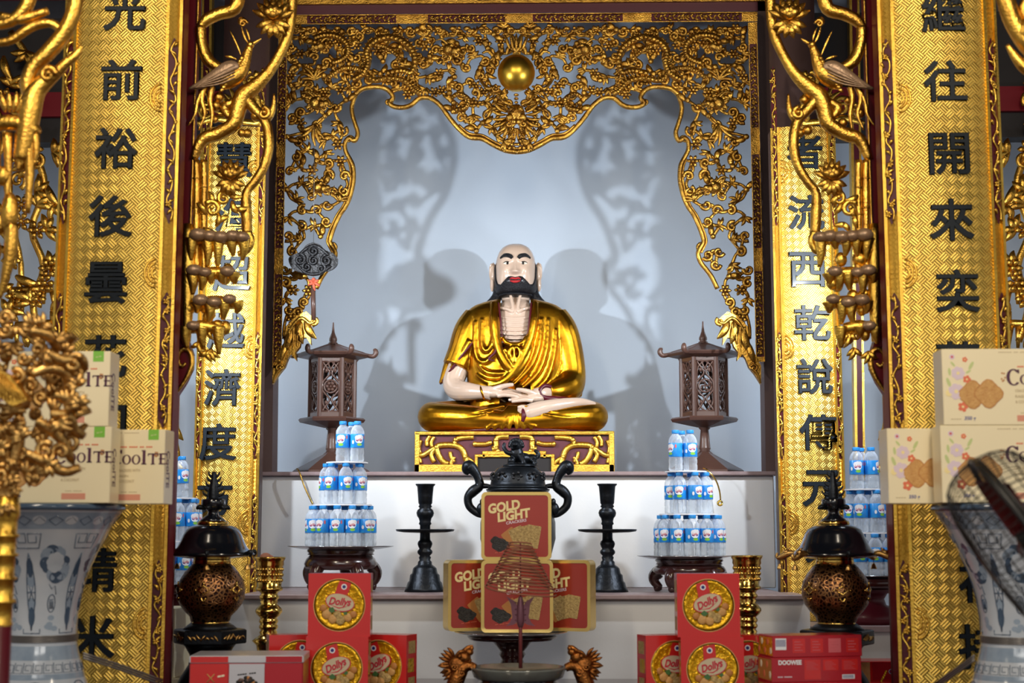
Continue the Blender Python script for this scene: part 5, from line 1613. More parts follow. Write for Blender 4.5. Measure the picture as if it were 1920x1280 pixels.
for k in range(46):
    a_ = rnd.uniform(0, 2 * PI); r_ = math.sqrt(rnd.random())
    m.ell((.005 * w + .17 * w * .5 * r_ * math.cos(a_) * 1.05, y - .002, h * .42 + h * .17 * r_ * math.sin(a_)), (.008, .003, .006), (COOKIE_E, DARK, WOOD_L, SESAME)[k % 4], 8, 6)
m.text('---- ---', .005 * w, h * .66, .004, y - .0012, DARK, .06, R(6), .01, .3, .0008)
for s in (-1, 1): m.tube([(-.31 * w + s * .012, y - .002, h * .50), (-.31 * w - s * .012, y - .002, h * .66)], .0016, COOKIE, 6, 1)
m.text('--', -.22 * w, h * .62, .006, y - .0012, CREAM_L, .024, R(10), .02, .3, .0008)
m.build('front_print', t)
# --- small cream boxes and partly hidden red box on the bench
D = 5.68
t = thing('cracker_box', 'narrow cream cracker box standing on end beside the front column', 'cracker box', (P(314, 1200, D).x, D + .1, Z_T + .0305), R(-4), None)
hh = P(314, 1140, D).z - Z_T - .0305
m = MB(); m.box(-.034, .034, -.1, .1, 0, hh, CREAM, .002); m.build('card_box', t)
m = MB(); vs, fs, tw, th_ = text_geo('CoolTE', .02, 0); kz = .10 / tw
m.add([(.012 - b_ * kz * .9, -.1004 - (.0004 if c > 0 else 0), hh * .55 + a * kz) for a, b_, c in vs], fs, TXT_P, False)
m.prism(rect(-.03, -.012, .012, .045), -.1006, -.0995, GREEN); m.build('end_print', t)
t = thing('cracker_box', 'cream cracker box lying flat under the upright one', 'cracker box', (P(326, 1270, D).x, D + .1, Z_T + .0004), R(-4))
m = MB(); m.box(-.055, .055, -.11, .11, 0, .029, CREAM, .002); m.build('card_box', t)
D = 5.66
t = thing('biscuit_box', 'red and gold biscuit box with a wheat ear half hidden by the front column', 'biscuit box', (P(1665, 1260, D).x, D + .08, Z_T + .0004), R(4))
w = .27; h = P(1650, 1240, D).z - Z_T
m = MB(); m.box(-w / 2, w / 2, -.07, .07, 0, h, RED, .002); m.build('card_box', t)
m = MB(); m.prism(rect(-w / 2, -w / 2 + .065, 0.002, h - .003), -.0712, -.069, COOKIE); m.prism(rect(-.06, .02, h * .32, h * .98), -.0708, -.069, RED_D)
m.text('COSY', .03, h * .62, .018, -.0715, TXT_W, .062, 0, .05, 0, .0005); m.text('COSY', .03, h * .62, .016, -.0722, NAVY, .058, 0, .02, 0, .0005)
m.text('-- ---', .03, h * .38, .003, -.0715, LIDGOLD, .03, 0, .02, .3, .0005)
for k in range(6): m.ell((-.03 + k * .004, -.0715, h * .25 + k * .007), (.004, .001, .006), LIDGOLD, 8, 5)
m.build('front_print', t)
t = thing('biscuit_box', 'small plain red box lying before the wheat-ear box', 'biscuit box', (P(1645, 1275, 5.6).x, 5.605, Z_T + .0004), 0)
m = MB(); m.box(-.05, .05, -.03, .03, 0, .026, RED, .002); m.build('card_box', t)

# ================================================================== bronze burners, brass vases, coil, dragon bowl
def burner(px, D, label, dragon):
    t = thing('incense_burner', label, 'incense burner', (P(px, 1100, D).x, D, Z_T), 0, None)
    y0 = 1005 - (Z_T - ZC) / U(D)
    m = LB(D); m.lathe(prof([(y0, 60), (1280, 60), (1262, 52), (1240, 38), (1222, 36), (1208, 44), (1201, 50)], y0), BLACK_B, n=36)
    m.lathe(prof([(1201, 66), (1199, 68), (1177, 68), (1175, 65)], y0), BLACK_B, (0, 0, 0), 6, False, None, 0)
    m.lathe(prof([(1175, 50), (1168, 42), (1164, 36)], y0), BLACK_B, n=36); m.build('base', t)
    m = LB(D)
    for k in range(6):
        a = R(30 + 60 * k); r0 = 59.4
        cx, cy = r0 * math.cos(a), r0 * math.sin(a); tx, ty_ = -math.sin(a), math.cos(a)
        rnd = random.Random(k)
        for i in range(-3, 4):
            p = (cx + tx * i * 8, cy + ty_ * i * 8, y0 - 1188)
            m.tube([(p[0] - tx * 4, p[1] - ty_ * 4, p[2] - rnd.uniform(-7, 7)), p, (p[0] + tx * 4, p[1] + ty_ * 4, p[2] + rnd.uniform(-7, 7))], [1, 2.4, 1], BRONZE_G, 6, 3)
    m.build('base_relief', t)
    m = LB(D); m.lathe(prof([(1165, 30), (1160, 36), (1152, 38), (1142, 48), (1130, 57), (1115, 62), (1100, 62), (1085, 58), (1072, 50), (1062, 42), (1056, 36)], y0), BROCADE, n=44); gb = m.build('globe', t)
    m = LB(D)
    for k in range(6):
        a = -PI / 2 + k * PI / 3
        X = lambda s, z: (62.6 * math.cos(a + s / 62), 62.6 * math.sin(a + s / 62), y0 - 1102 + z)
        m.tube([X(-11, 0), X(0, 8), X(11, 0), X(0, -8), X(-11, 0)], 1.7, GOLD_P, 6, 1); m.tube([X(-5, -14), X(0, -20), X(5, -14)], 1.6, GOLD_P, 6, 3); m.tube([X(0, 8), X(0, 15)], 1.6, GOLD_P, 6, 1)
        m.ell(X(15, 0), (2.2, 2.2, 2.2), GOLD_P, 8, 5); m.ell(X(-15, 0), (2.2, 2.2, 2.2), GOLD_P, 8, 5)
    m.build('gilt_motif', gb)
    m = LB(D); m.lathe(prof([(1166, 33), (1163, 34.5), (1160, 33)], y0), GOLD_P, n=36); m.lathe(prof([(1057, 33), (1055, 35), (1048, 34), (1044, 33)], y0), GOLD_P, n=36); m.build('collar', t)
    m = LB(D); m.lathe(prof([(1046, 44), (1042, 70), (1040, 78), (1038, 79), (1034, 74), (1026, 65), (1015, 59), (1002, 54), (993, 49), (987, 40), (984, 32), (983, 24)], y0), BLACK_L, n=44); hat = m.build('hood', t)
    m = LB(D); m.lathe(prof([(984, 28), (981, 29), (977, 27)], y0), GOLD_P, n=32); m.build('gold_ring', hat)
    for k in range(6):
        a = -PI / 2 + R(6) + k * PI / 3
        m = LB(D)
        c_, s_ = math.cos(a), math.sin(a)
        if dragon and k in (2, 4, 1, 5):
            m.tube([(c_ * r, s_ * r, y0 - z) for r, z in ((70, 1038), (82, 1036), (94, 1040), (104, 1045), (110, 1042), (108, 1036))], [4, 6, 6.5, 5, 3, 2], BRONZE_G, 8, 4)
            m.ell((c_ * 92, s_ * 92, y0 - 1034), (6, 6, 5), BRONZE_G, 10, 6); m.tube([(c_ * 90, s_ * 90, y0 - 1030), (c_ * 84, s_ * 84, y0 - 1026)], [3, 1], BRONZE_G, 6, 1)
        else:
            m.tube([(c_ * r, s_ * r, y0 - z) for r, z in ((72, 1037), (80, 1036), (86, 1033), (88, 1038), (84, 1042))], [3, 4, 4, 3, 2], BLACK_B, 8, 4)
        r = 104 if dragon and k in (2, 4, 1, 5) else 80
        m.tube([(c_ * r, s_ * r, y0 - 1040), (c_ * r, s_ * r, y0 - 1056)], .7, BLACK_B, 5, 1)
        m.lathe(prof([(1066, 6), (1064, 5.6), (1059, 4), (1056, 2), (1055, 0)], y0), BRONZE_G, (c_ * r, s_ * r, 0), 10)
        m.build('corner_bell', hat)
    m = LB(D); m.lathe(prof([(978, 26), (972, 20), (966, 11), (960, 9), (955, 13), (950, 20), (945, 22), (938, 22), (936, 20)], y0), BLACK_L, n=28)
    for k in range(6):
        a = k * PI / 3 + .4; m.tube([(14 * math.cos(a), 14 * math.sin(a), y0 - 954), (26 * math.cos(a), 26 * math.sin(a), y0 - 951), (31 * math.cos(a), 31 * math.sin(a), y0 - 955)], [3, 5, 2], BLACK_B, 8, 3)
    m.tube([(0, 0, y0 - 938), (0, 0, y0 - 920), (0, 0, y0 - 900), (0, 0, y0 - 885)], [11, 10, 6, 4], BLACK_B, 10, 3)
    for s in (-1, 1):
        for k in range(5):
            z = 930 - k * 9; m.tube([(s * (8 - k), 0, y0 - z), (s * (17 - 2.2 * k), 0, y0 - z + 3), (s * (21 - 2.6 * k), 0, y0 - z + 9)], [3.2, 2.4, 1.2], BLACK_B, 6, 3)
    m.build('finial', hat)
    return t
burner(396, 5.42, 'bronze globe incense burner with black hood, behind the red and silver gift tin', False)
burner(1567, 5.42, 'bronze globe incense burner with black hood and dragon hooks, behind the long red wafer boxes', True)
bv = [(1043, 29), (1044, 29.5), (1048, 28), (1051, 26), (1057, 26.5), (1060, 25), (1080, 23.5), (1098, 22), (1100, 25), (1104, 25), (1107, 18), (1111, 15), (1115, 18.5), (1119, 18.5), (1122, 15), (1125, 17), (1129, 15), (1133, 19), (1139, 24.5), (1144, 25), (1150, 21), (1155, 15), (1158, 17), (1162, 18), (1166, 15), (1169, 17.5), (1173, 17.5), (1177, 14), (1181, 17), (1185, 15), (1190, 22), (1196, 30), (1204, 22), (1230, 18), (1262, 30), (1272, 42)]
for px, dy, lab in ((505, 0, 'tall polished brass altar vase beside the left pile of red biscuit boxes'), (1401, -3, 'tall polished brass altar vase behind the right pile of red biscuit boxes')):
    D = 5.72
    t = thing('brass_vase', lab, 'altar vase', (P(px, 1100, D).x, D, Z_T), 0, 'polished brass altar vases')
    y0 = 1005 - (Z_T - ZC) / U(D)
    m = LB(D); m.lathe(prof([(y + dy, r) for y, r in bv][::-1][0:1] and [(y0, 44)] + [(y + dy, r) for y, r in bv][::-1] + [(1044 + dy, 26), (1052 + dy, 20), (1052 + dy, 0)], y0), GOLD_P, n=32)
    m.build('vase_body', t)
    m = LB(D)
    rnd = random.Random(4)
    for k in range(26):
        a = 2 * PI * k / 26; r = 24.5
        for z in (1066, 1076, 1086):
            m.ell((r * math.cos(a + z) * (1 - (z - 1060) * .002), r * math.sin(a + z) * (1 - (z - 1060) * .002), y0 - z - dy), (2.4, 2.4, 3.6), GOLD_P, 6, 4)
    m.build('chased_band', t)
m_ = MB()
t = thing('incense_stub', 'small brown lump of burnt incense in the brass vase beside the left pile', 'incense', (P(497, 1040, 5.7).x, 5.72, P(497, 1050, 5.72).z))
m = LB(5.7); m.ell((0, -4, 6), (11, 9, 8), BROWN_S, 12, 8); m.ell((8, -2, 5), (7, 6, 5), BROWN_S, 10, 6); m.build('stub', t)

D = 5.2
bt = thing('incense_bowl', 'dark glazed incense bowl with carved dragon head handles at the front centre', 'incense bowl', (P(972, 1260, D).x, D, Z_T))
y0 = 1005 - (Z_T - ZC) / U(D)
m = LB(D); m.lathe(prof([(y0, 52), (1300, 55), (1294, 66), (1285, 82), (1276, 82), (1268, 70), (1264, 74)], y0), BLACK_L, n=44); m.build('belly', bt)
m = LB(D); m.lathe(prof([(1265, 74), (1261, 82), (1246, 88), (1243, 89), (1243, 84), (1248, 80), (1252, 0)], y0), BOWL_G, n=44); m.build('rim', bt)
for s in (-1, 1):
    m = Carve(D, COPPER, None if s < 0 else 2 * 976)
    m.w([(892, 1252), (880, 1248), (868, 1252), (858, 1268), (852, 1290), (860, 1302)], [7, 9, 13, 15, 15, 12], None, 1.0, 10, 4)
    m.ball(858, 1246, 20, 0, None, 18, 14); m.ball(870, 1232, 13, -.004, None, 11, 12); m.ball(880, 1222, 8, -.004, None, 7, 9); m.ball(884, 1215, 4.5, -.004); m.ball(872, 1246, 9, -.004, None, 6)
    m.w([(866, 1224), (878, 1214), (887, 1211)], [5, 4.5, 2.5]); m.w([(868, 1244), (878, 1240), (884, 1236)], [5, 4, 2])
    m.ball(862, 1230, 4, -.022); m.w([(852, 1232, -.01), (862, 1222, -.014), (872, 1220, -.01)], [2, 3.4, 2])
    rnd = random.Random(2)
    for k in range(9):
        a = 110 + k * 17
        m.leaf(856 + 12 * math.cos(R(a)), 1244 - 12 * math.sin(R(a)), a, 24, 7, rnd.uniform(-40, 40), rnd.uniform(-.008, .008), None, .6)
        m.leaf(858 + 10 * math.cos(R(a)), 1262 - 6 * math.sin(R(a)), a + 20, 20, 6, rnd.uniform(-40, 40), rnd.uniform(-.01, .006), None, .6)
    m.curl(866, 1262, 8, 1.1, 90, 1, 2.6, 1.6, -.022); m.curl(852, 1250, 7, 1.1, 0, -1, 2.4, 1.6, -.022)
    for k in range(5): m.w([(846 + k * 2, 1268 + k * 6, -.016), (858, 1272 + k * 6, -.024), (870 - k, 1268 + k * 6, -.016)], [1, 1.8, 1])
    m.build('dragon_handle', bt, True)['label'] = 'carved copper dragon head'
t = thing('incense_coil', 'cone of coiled brown incense hung on a maroon stick standing in the bowl', 'incense coil', P(976, 1252, D))
zc_ = P(976, 1252, D)
m = MB(); u = U(D)
m.tube([(0, 0, 0), (0, 0, 60 * u), (0, 0, 126 * u)], [3.6 * u, 3.4 * u, 2.6 * u], REDSTICK, 10, 1); m.tube([(0, 0, 126 * u), (0, 0, 228 * u)], 1.3 * u, REDSTICK, 8, 1)
m.build('stick', t)
m = MB()
for s in (-1, 1):
    m.prism([(s * 3 * u, 110 * u), (s * 12 * u, 122 * u), (s * 26 * u, 130 * u), (s * 18 * u, 116 * u), (s * 16 * u, 100 * u), (s * 15 * u, 92 * u), (s * 20 * u, 82 * u), (s * 27 * u, 76 * u), (s * 14 * u, 78 * u), (s * 3 * u, 84 * u)], -.003, .003, PURPLE_M)
    for z in (118, 106, 96, 86): m.tube([(0, -.004, z * u), (s * 10 * u, -.005, (z + 1) * u)], [1.2 * u, .8 * u], PURPLE_M, 6, 1)
m.tube([(0, 0, 74 * u), (0, 0, 84 * u), (0, 0, 112 * u), (0, 0, 130 * u)], [4 * u, 7 * u, 6.6 * u, 3.4 * u], PURPLE_M, 12, 3); m.build('butterfly_clip', t)
m = MB()
q = []; N = 15 * 26
for i in range(N + 1):
    f = i / N; a = 2 * PI * 15 * f
    r = (20 + 46 * f) * u
    x, y = r * math.cos(a), r * math.sin(a) * .9
    z = (228 - 86 * f) * u - 0.10 * x + 0.13 * y - (abs(x) / r) ** 2 * 2.4 * u * f
    q.append((x, y, z))
m.tube(q, 1.5 * u, BROWN_S, 6, 1); m.build('coil', t)
# ================================================================== porcelain floor vases with cracker boxes
vp = [(948, 141), (952, 143), (957, 140), (966, 132), (985, 119), (1005, 109), (1030, 97), (1060, 84), (1090, 74), (1120, 67), (1150, 63), (1180, 62), (1200, 63), (1215, 66), (1235, 72), (1260, 79), (1290, 90), (1330, 116), (1380, 146), (1440, 166), (1510, 172), (1600, 156), (1680, 126), (1740, 106), (1770, 110)]
def vase(px, D, label, rot):
    y0 = 1770
    zb = P(px, 948, D).z - (1770 - 948) * U(D)
    x = P(px, 1000, D).x
    # wooden plinth on the floor
    t = thing('vase_plinth', 'round dark red wooden plinth under the vase on the %s' % ('left' if px < 900 else 'right'), 'plinth', (x, D, 0), 0, 'vase plinths')
    m = MB(); m.lathe([(.25, 0.001), (.25, .04), (.2, .06), (.19, zb - .06), (.23, zb - .03), (.23, zb), (0, zb)], WOOD_D, (0, 0, 0), 36); m.build('drum', t)
    t = thing('porcelain_vase', label, 'vase', (x, D, zb + .0005), rot)
    rr = lambda y: lerp_tab([(a, b_) for a, b_ in vp], y)[0]
    m = LB(D); m.lathe(prof(vp[::-1] + [(948, 132), (960, 124), (1000, 100)], y0), PORC, n=64); m.build('vase_body', t)
    m = LB(D); m.lathe(prof([(958, 141.5), (954, 144.6), (950, 144), (947, 142), (946, 137)], y0), PORC_D, n=64); m.build('rim_band', t)
    # painted bands
    def sk(mb, pts, w_, mm=PORC_D, n=5):
        u = []
        for (s, y) in pts:
            r = rr(y) + .15; a = -PI / 2 + s; u.append((r * math.cos(a), r * math.sin(a), y0 - y))
        mb.tube(u, w_, mm, n, 1)
    def patch(mb, s, y, rs, ry, mm, n=18, lift=.25):
        vs = [((rr(y) + lift) * math.cos(-PI / 2 + s), (rr(y) + lift) * math.sin(-PI / 2 + s), y0 - y)]
        for k in range(n):
            a = 2 * PI * k / n; yy = y + ry * math.sin(a); ss = s + rs / rr(y) * math.cos(a); r = rr(yy) + lift
            vs.append((r * math.cos(-PI / 2 + ss), r * math.sin(-PI / 2 + ss), y0 - yy))
        mb.add(vs, [(0, 1 + k, 1 + (k + 1) % n) for k in range(n)], mm)
    def belt(mb, ya, yb, mm, n=72, lift=.2):
        ys = [ya + (yb - ya) * i / 4 for i in range(5)]; vs = []; fs = []
        for y in ys:
            for k in range(n):
                a = 2 * PI * k / n; vs.append(((rr(y) + lift) * math.cos(a), (rr(y) + lift) * math.sin(a), y0 - y))
        for j in range(4):
            for k in range(n):
                l = (k + 1) % n; fs.append((j * n + k, j * n + l, (j + 1) * n + l, (j + 1) * n + k))
        mb.add(vs, fs, mm)
    m = LB(D)
    belt(m, 962, 992, PORC_B); belt(m, 1203, 1228, PORC_B); belt(m, 1252, 1262, PORC_B, 72, .15)
    for k in range(14):
        s = 2 * PI * k / 14
        sk(m, [(s - .10, 976), (s, 968), (s + .10, 976), (s, 985), (s - .10, 976)], .9); patch(m, s + .22, 976, 12, 8, PORC, 14, .5); sk(m, [(s + .14, 978), (s + .22, 970), (s + .30, 978)], .7)
    for k in range(26):      # key fret
        s = 2 * PI * k / 26; w_ = 2 * PI / 26 * .42
        sk(m, [(s - w_, 1232), (s - w_, 1250), (s + w_, 1250), (s + w_, 1236), (s - w_ * .5, 1236), (s - w_ * .5, 1245), (s + w_ * .4, 1245)], .8)
    for k in range(6):
        s = 2 * PI * k / 6
        # upright lozenge leaf with stepped caps
        L = [(s + .09 * math.sin(PI * i / 12) * (1 + .15 * math.sin(PI * i / 12)) * sg, 1035 + 140 * i / 12) for sg in (1,) for i in range(13)] + [(s - .105 * math.sin(PI * i / 12), 1035 + 140 * i / 12) for i in range(12, -1, -1)]
        sk(m, L, 1.0)
        for (yy, hh, ww) in ((1062, 22, 6), (1086, 13, 8), (1126, 13, 8), (1150, 22, 6)): patch(m, s, yy, ww, hh * .8, PORC_D if hh > 15 else PORC_B, 16, .3)
        sk(m, [(s - .1, 1106), (s + .1, 1106)], 1.2); sk(m, [(s - .07, 1090), (s + .07, 1122)], .8); sk(m, [(s + .07, 1090), (s - .07, 1122)], .8)
        for q in (-1, 1):
            sk(m, [(s, 1026), (s + q * .20, 1026), (s + q * .24, 1000), (s + q * .02, 1000), (s + q * .02, 1016), (s + q * .16, 1016), (s + q * .16, 1004)], 1.0)
            sk(m, [(s, 1180), (s + q * .24, 1180), (s + q * .24, 1172)], 1.1)
        # flower panel
        f = s + PI / 6
        rnd = random.Random(k)
        for j in range(13): patch(m, f + .19 * math.cos(j * 2.4), 1054 + 25 * math.sin(j * 2.4 + .4), rnd.uniform(8, 13), rnd.uniform(8, 13), PORC_D if j % 2 else PORC_B, 12, .2 + j * .02)
        for j in range(8): patch(m, f + .09 * math.cos(j * .8), 1052 + 11 * math.sin(j * .8), 8, 8, PORC, 12, .6 + j * .03)
        sk(m, [(f - .1, 1090), (f - .02, 1100), (f + .06, 1094), (f + .1, 1110)], .8)
        sk(m, [(f + .10 * math.cos(j * PI / 8), 1126 + 16 * math.sin(j * PI / 8)) for j in range(17)], .9)
        for j in range(4): sk(m, [(f - .05 + .03 * j, 1118), (f - .04 + .03 * j, 1136)], .7)
        for j in range(5): patch(m, f + rnd.uniform(-.15, .15), 1162 + rnd.uniform(-10, 10), 6, 5, PORC_B, 10, .2 + j * .02)
        # shoulder cartouche
        c_ = s + .2
        sk(m, [(c_ + .26 * math.cos(j * PI / 10) * (1 + .08 * math.cos(j * PI / 10 * 4)), 1290 + 24 * math.sin(j * PI / 10)) for j in range(21)], 1.0)
        patch(m, c_, 1290, 18, 12, PORC_B, 16, .3)
    m.build('painted_motifs', t)
    m = LB(D)
    for k in range(4): m.lathe([(63.6, y0 - 1184 - k * 3.4), (65.4, y0 - 1185.6 - k * 3.4), (63.6, y0 - 1187.2 - k * 3.4)], STEEL, n=48)
    o = m.build('cable_tie', t); o['label'] = 'grey cable wound four times round the neck'
    return t, zb
VD = 4.62
vase(87, VD, 'tall blue and white porcelain vase with cable round its neck, below the dragon staff', 0.0)
vase(1897, VD, 'tall blue and white porcelain vase with cable round its neck, below the wire fan', 0.35)
for pts, lab in (([(156, 1224, 0), (225, 1246, .1), (305, 1275, .24)], 'grey cable strap running from the vase neck to the column near the staff'), ([(1827, 1228, 0), (1800, 1248, .06), (1752, 1282, .2)], 'grey cable strap running from the vase neck to the column near the fan')):
    t = thing('cable_strap', lab, 'cable', P(pts[0][0], pts[0][1], VD), 0, 'cable straps')
    m = MB()
    for k in range(3):
        m.tube([P(x, y + k * 4.6, VD + o) for x, y, o in pts], 2.0 * U(VD), STEEL, 7, 3)
    m.build('strap', t, True)
zr = P(87, 946, VD).z + .0015
BW = .362
def bx_(pr, D): return P(pr, 870, D).x
cracker_box(bx_(207, 4.47) - BW / 2, 4.52, zr, 0, 'cream cracker box showing cookies, lower front one on the vase below the staff')
cracker_box(bx_(311, 4.60) - BW / 2, 4.645, zr, R(-2), 'cream cracker box jutting out behind the lower front box on the staff-side vase')
cracker_box(bx_(200, 4.47) - BW / 2, 4.52, zr + .2296, 0, 'cream cracker box on top, mostly hidden by the gilded dragon staff')
cracker_box(bx_(1765, 4.47) + BW / 2, 4.52, zr, 0, 'cream cracker box partly behind the wire fan, lower front one')
cracker_box(bx_(1662, 4.60) + BW / 2, 4.645, zr, R(2), 'cream cracker box with pink cookies jutting out behind the others above the fan-side vase')
cracker_box(bx_(1773, 4.47) + BW / 2, 4.52, zr + .2296, 0, 'cream cracker box on top of the pair on the fan-side vase')

# ================================================================== carved hangings beside the front columns
def hanging(mir, label, seed):
    D = 5.24
    t = thing('carved_hanging', label, 'carved hanging', P(430 if not mir else mir - 430, 300, D))
    m = Carve(D, MAROON, mir)
    brd = [(353, -40), (373, -40), (361, 300), (351, 600), (347, 630), (352, 640), (359, 662), (358, 690), (346, 716), (325, 748), (328, 640), (340, 300)]
    q = [m.pt(x, y) for x, y in brd]
    m.prism([(p.x, p.z) for p in q], D, D + .05, MAROON)
    m.build('backing_board', t, True)
    c = Carve(D - .005, GOLD, mir)
    c.w([(373, -40), (364, 220), (357, 430), (349, 615)], 2.4, None, 1.0)
    c.w([(321, 748), (341, 722), (354, 700), (360, 680), (356, 660), (344, 654), (334, 664), (334, 680), (342, 686), (348, 680)], [2, 4, 5, 5.5, 5.5, 5.5, 5, 4.5, 4, 3], None, .8)
    c.build('gilt_edge', t, True)
    # plum branch and trunk
    c = Carve(D, GOLD, mir)
    rnd = random.Random(seed)
    c.w([(362, 300), (380, 262), (410, 250), (438, 232), (446, 205), (456, 180), (474, 165), (500, 140), (520, 110), (540, 66), (547, 20), (548, -20)], [8, 13, 14, 15, 17, 18, 16, 12, 10, 10, 10, 10], None, .9, 10)
    c.w([(370, 62), (384, 40), (410, 26), (440, 16), (450, -20)], [6, 12, 13, 14, 14], None, .9, 10); c.w([(376, 50), (378, 80), (390, 112), (410, 126), (430, 130)], [11, 11, 12, 10, 6], None, .9, 10)
    c.w([(456, 178), (478, 205), (498, 230), (504, 270), (496, 310), (478, 340), (462, 362), (462, 400), (464, 440)], [12, 11, 10, 10, 9.5, 9, 9, 11, 10], None, .9, 10)
    c.w([(486, 212), (500, 222), (512, 204), (514, 176)], [8, 9, 6, 2]); c.curl(494, 212, 12, 1.1, 90, -1, 5, 3, -.02)
    c.w([(440, 190), (420, 205), (452, 236)], [8, 10, 6]); c.ball(454, 40, 9, -.02); c.curl(456, 44, 8, 1.2, 0, 1, 3, 2, -.03)
    for k in range(9): c.ball(rnd.uniform(372, 500), rnd.uniform(180, 260), rnd.uniform(6, 11), rnd.uniform(0, .02))
    for x in (368, 382): c.w([(x, 300), (x + 1, 350), (x, 420), (x + 1, 520)], [7, 7.5, 7, 8], None, .9, 9)
    for x, y in ((368, 335), (382, 352), (368, 390), (382, 402)): c.ball(x, y, 9, 0, None, 3.5)
    c.build('branch', t, True)
    # lotus blossoms
    for (x, y, s) in ((512, 20, 1.15), (432, 322, 1.0)):
        c = Carve(D - .025, GOLD, mir)
        for k in range(7): c.leaf(x, y + 12 * s, 20 + k * 23.3, 36 * s, 15 * s, 0, (-.01 if k % 2 else 0))
        for k in range(6): c.leaf(x, y + 16 * s, 200 + k * 28, 30 * s, 14 * s, 0, -.012)
        for k in range(4): c.leaf(x, y + 10 * s, 45 + k * 30, 24 * s, 14 * s, 0, -.022)
        c.ball(x, y + 6 * s, 9 * s, -.02)
        c.build('lotus', t, True)
    # phoenix perched on the branch
    c = Carve(D - .03, GOLD, mir)
    c.w([(412, 156), (430, 150), (448, 138), (458, 120), (464, 100), (468, 88)], [14, 17, 16, 12, 9, 7], None, .9, 12)
    c.ball(470, 84, 8, 0, None, 7); c.w([(474, 82), (484, 76), (490, 72)], [4, 2.6, .8]); c.ball(474, 82, 1.6, -.016, DARKGLOSS)
    c.leaf(464, 80, 118, 34, 6, -20); c.leaf(468, 76, 100, 26, 5, 20); c.leaf(452, 104, 110, 52, 5, 10); c.leaf(444, 112, 150, 24, 6, 30)
    for k in range(12): c.leaf(420 + k * 3.4, 164 - k * 5.4, 225, 13, 8, 0, -.016)
    for s in (0, 1): c.w([(384 + s * 14, 162), (378 + s * 16, 186), (384 + s * 14, 214), (372 + s * 22, 244)], [7, 5, 4, 1.5], None, .8)
    c.w([(384, 162), (370, 192), (366, 214), (352, 236)], [6, 4.5, 3.4, 1])
    c.build('phoenix', t, True)
    c = Carve(D - .05, TAUPE, mir)
    c.w([(448, 124), (430, 126), (404, 142), (378, 158), (354, 166)], [6, 14, 13, 9, 2], None, .45, 10)
    for k in range(5): c.w([(440, 122 + k * 6, -.012), (408, 138 + k * 5, -.012), (372 - k * 3, 158 + k * 1.6, -.01)], [1.2, 1.6, .8])
    c.build('wing', t, True)
    # grotto rocks with dripping ledges
    c = Carve(D - .01, GOLD_B, mir)
    def ledge(x0, x1, y, n, dl):
        c.w([(x0, y + 4), ((x0 + x1) / 2, y), (x1, y + 4)], [10, 13, 10], None, 1.2, 10)
        for k in range(n + 1):
            x = x0 + (x1 - x0) * k / n
            L = dl * rnd.choice((.5, .8, 1.0, 1.3)); x += rnd.uniform(-5, 5)
            c.w([(x, y, -.02), (x + rnd.uniform(-2, 2), y + L * .5, -.02), (x + rnd.uniform(-4, 4), y + L, -.015)], [13, 9, 3.5], None, .8, 9)
    ledge(364, 452, 446, 4, 42); ledge(356, 440, 512, 4, 40); ledge(368, 440, 566, 3, 42); ledge(352, 410, 612, 2, 40)
    for k in range(16): c.ball(rnd.uniform(352, 440), rnd.uniform(480, 640), rnd.uniform(9, 16), rnd.uniform(0, .03), None, rnd.uniform(8, 15))
    c.w([(352, 420), (352, 520), (350, 640)], [10, 14, 8], None, .9, 9)
    c.w([(464, 436), (470, 452), (462, 470), (446, 476)], [9, 8, 7, 5]); c.curl(420, 372, 14, 1.2, 30, 1, 5, 3, -.01); c.curl(398, 392, 16, 1.1, 140, -1, 6, 3, -.01)
    for k in range(8): c.leaf(rnd.uniform(380, 440), rnd.uniform(360, 430), rnd.uniform(0, 360), 28, 12, 60, -.01)
    for k in range(5): c.flame(rnd.uniform(360, 400), rnd.uniform(600, 660), 270, 30, 3, 60, 10)
    c.build('grotto', t, True)
    for (x, y, r) in ((372, 440, 15), (394, 442, 13), (414, 444, 14), (436, 442, 13), (454, 444, 12), (364, 506, 13), (384, 510, 11), (426, 508, 12), (376, 562, 13), (402, 566, 12), (430, 560, 11), (362, 610, 11)):
        c = Carve(D - .045, TAUPE, mir); c.ball(x, y, r * 1.25, 0, None, r * .85); c.build('moss_cap', t, True)
    return t
hanging(None, 'gilded carved hanging with a perched bird and lotus, on the cloud plaque side', 3)
hanging(1992, 'gilded carved hanging with a perched bird and lotus, on the fan side', 4)
# crest scrolls over the slim boards
for mir in (None, 1990):
    D = 6.5
    c = Carve(6.36, GOLD_B, mir)
    t = thing('board_crest', 'gilded scroll crest above the slim couplet board on the %s' % ('plaque side' if not mir else 'fan side'), 'crest', P(470 if not mir else 1520, 236, 6.36), 0, 'scroll crests')
    for (x, y, r, a, d) in ((536 - 65, 150, 16, 90, 1), (470, 190, 18, 200, -1), (440, 205, 18, 60, 1), (412, 200, 18, 120, -1), (388, 210, 15, 90, 1), (484, 222, 12, 30, 1)): c.curl(x, y, r, 1.3, a, d, 5, 3, 0)
    c.w([(482, 134), (472, 160), (484, 190), (490, 236)], [5, 6, 6, 5]); c.w([(370, 232), (400, 222), (440, 226), (492, 232)], [5, 7, 7, 5]); c.flame(440, 200, 90, 40, 7, 140, 9)
    c.w([(430, 228), (432, 205), (440, 190)], [6, 6, 4])
    c.build('scrolls', t, True)

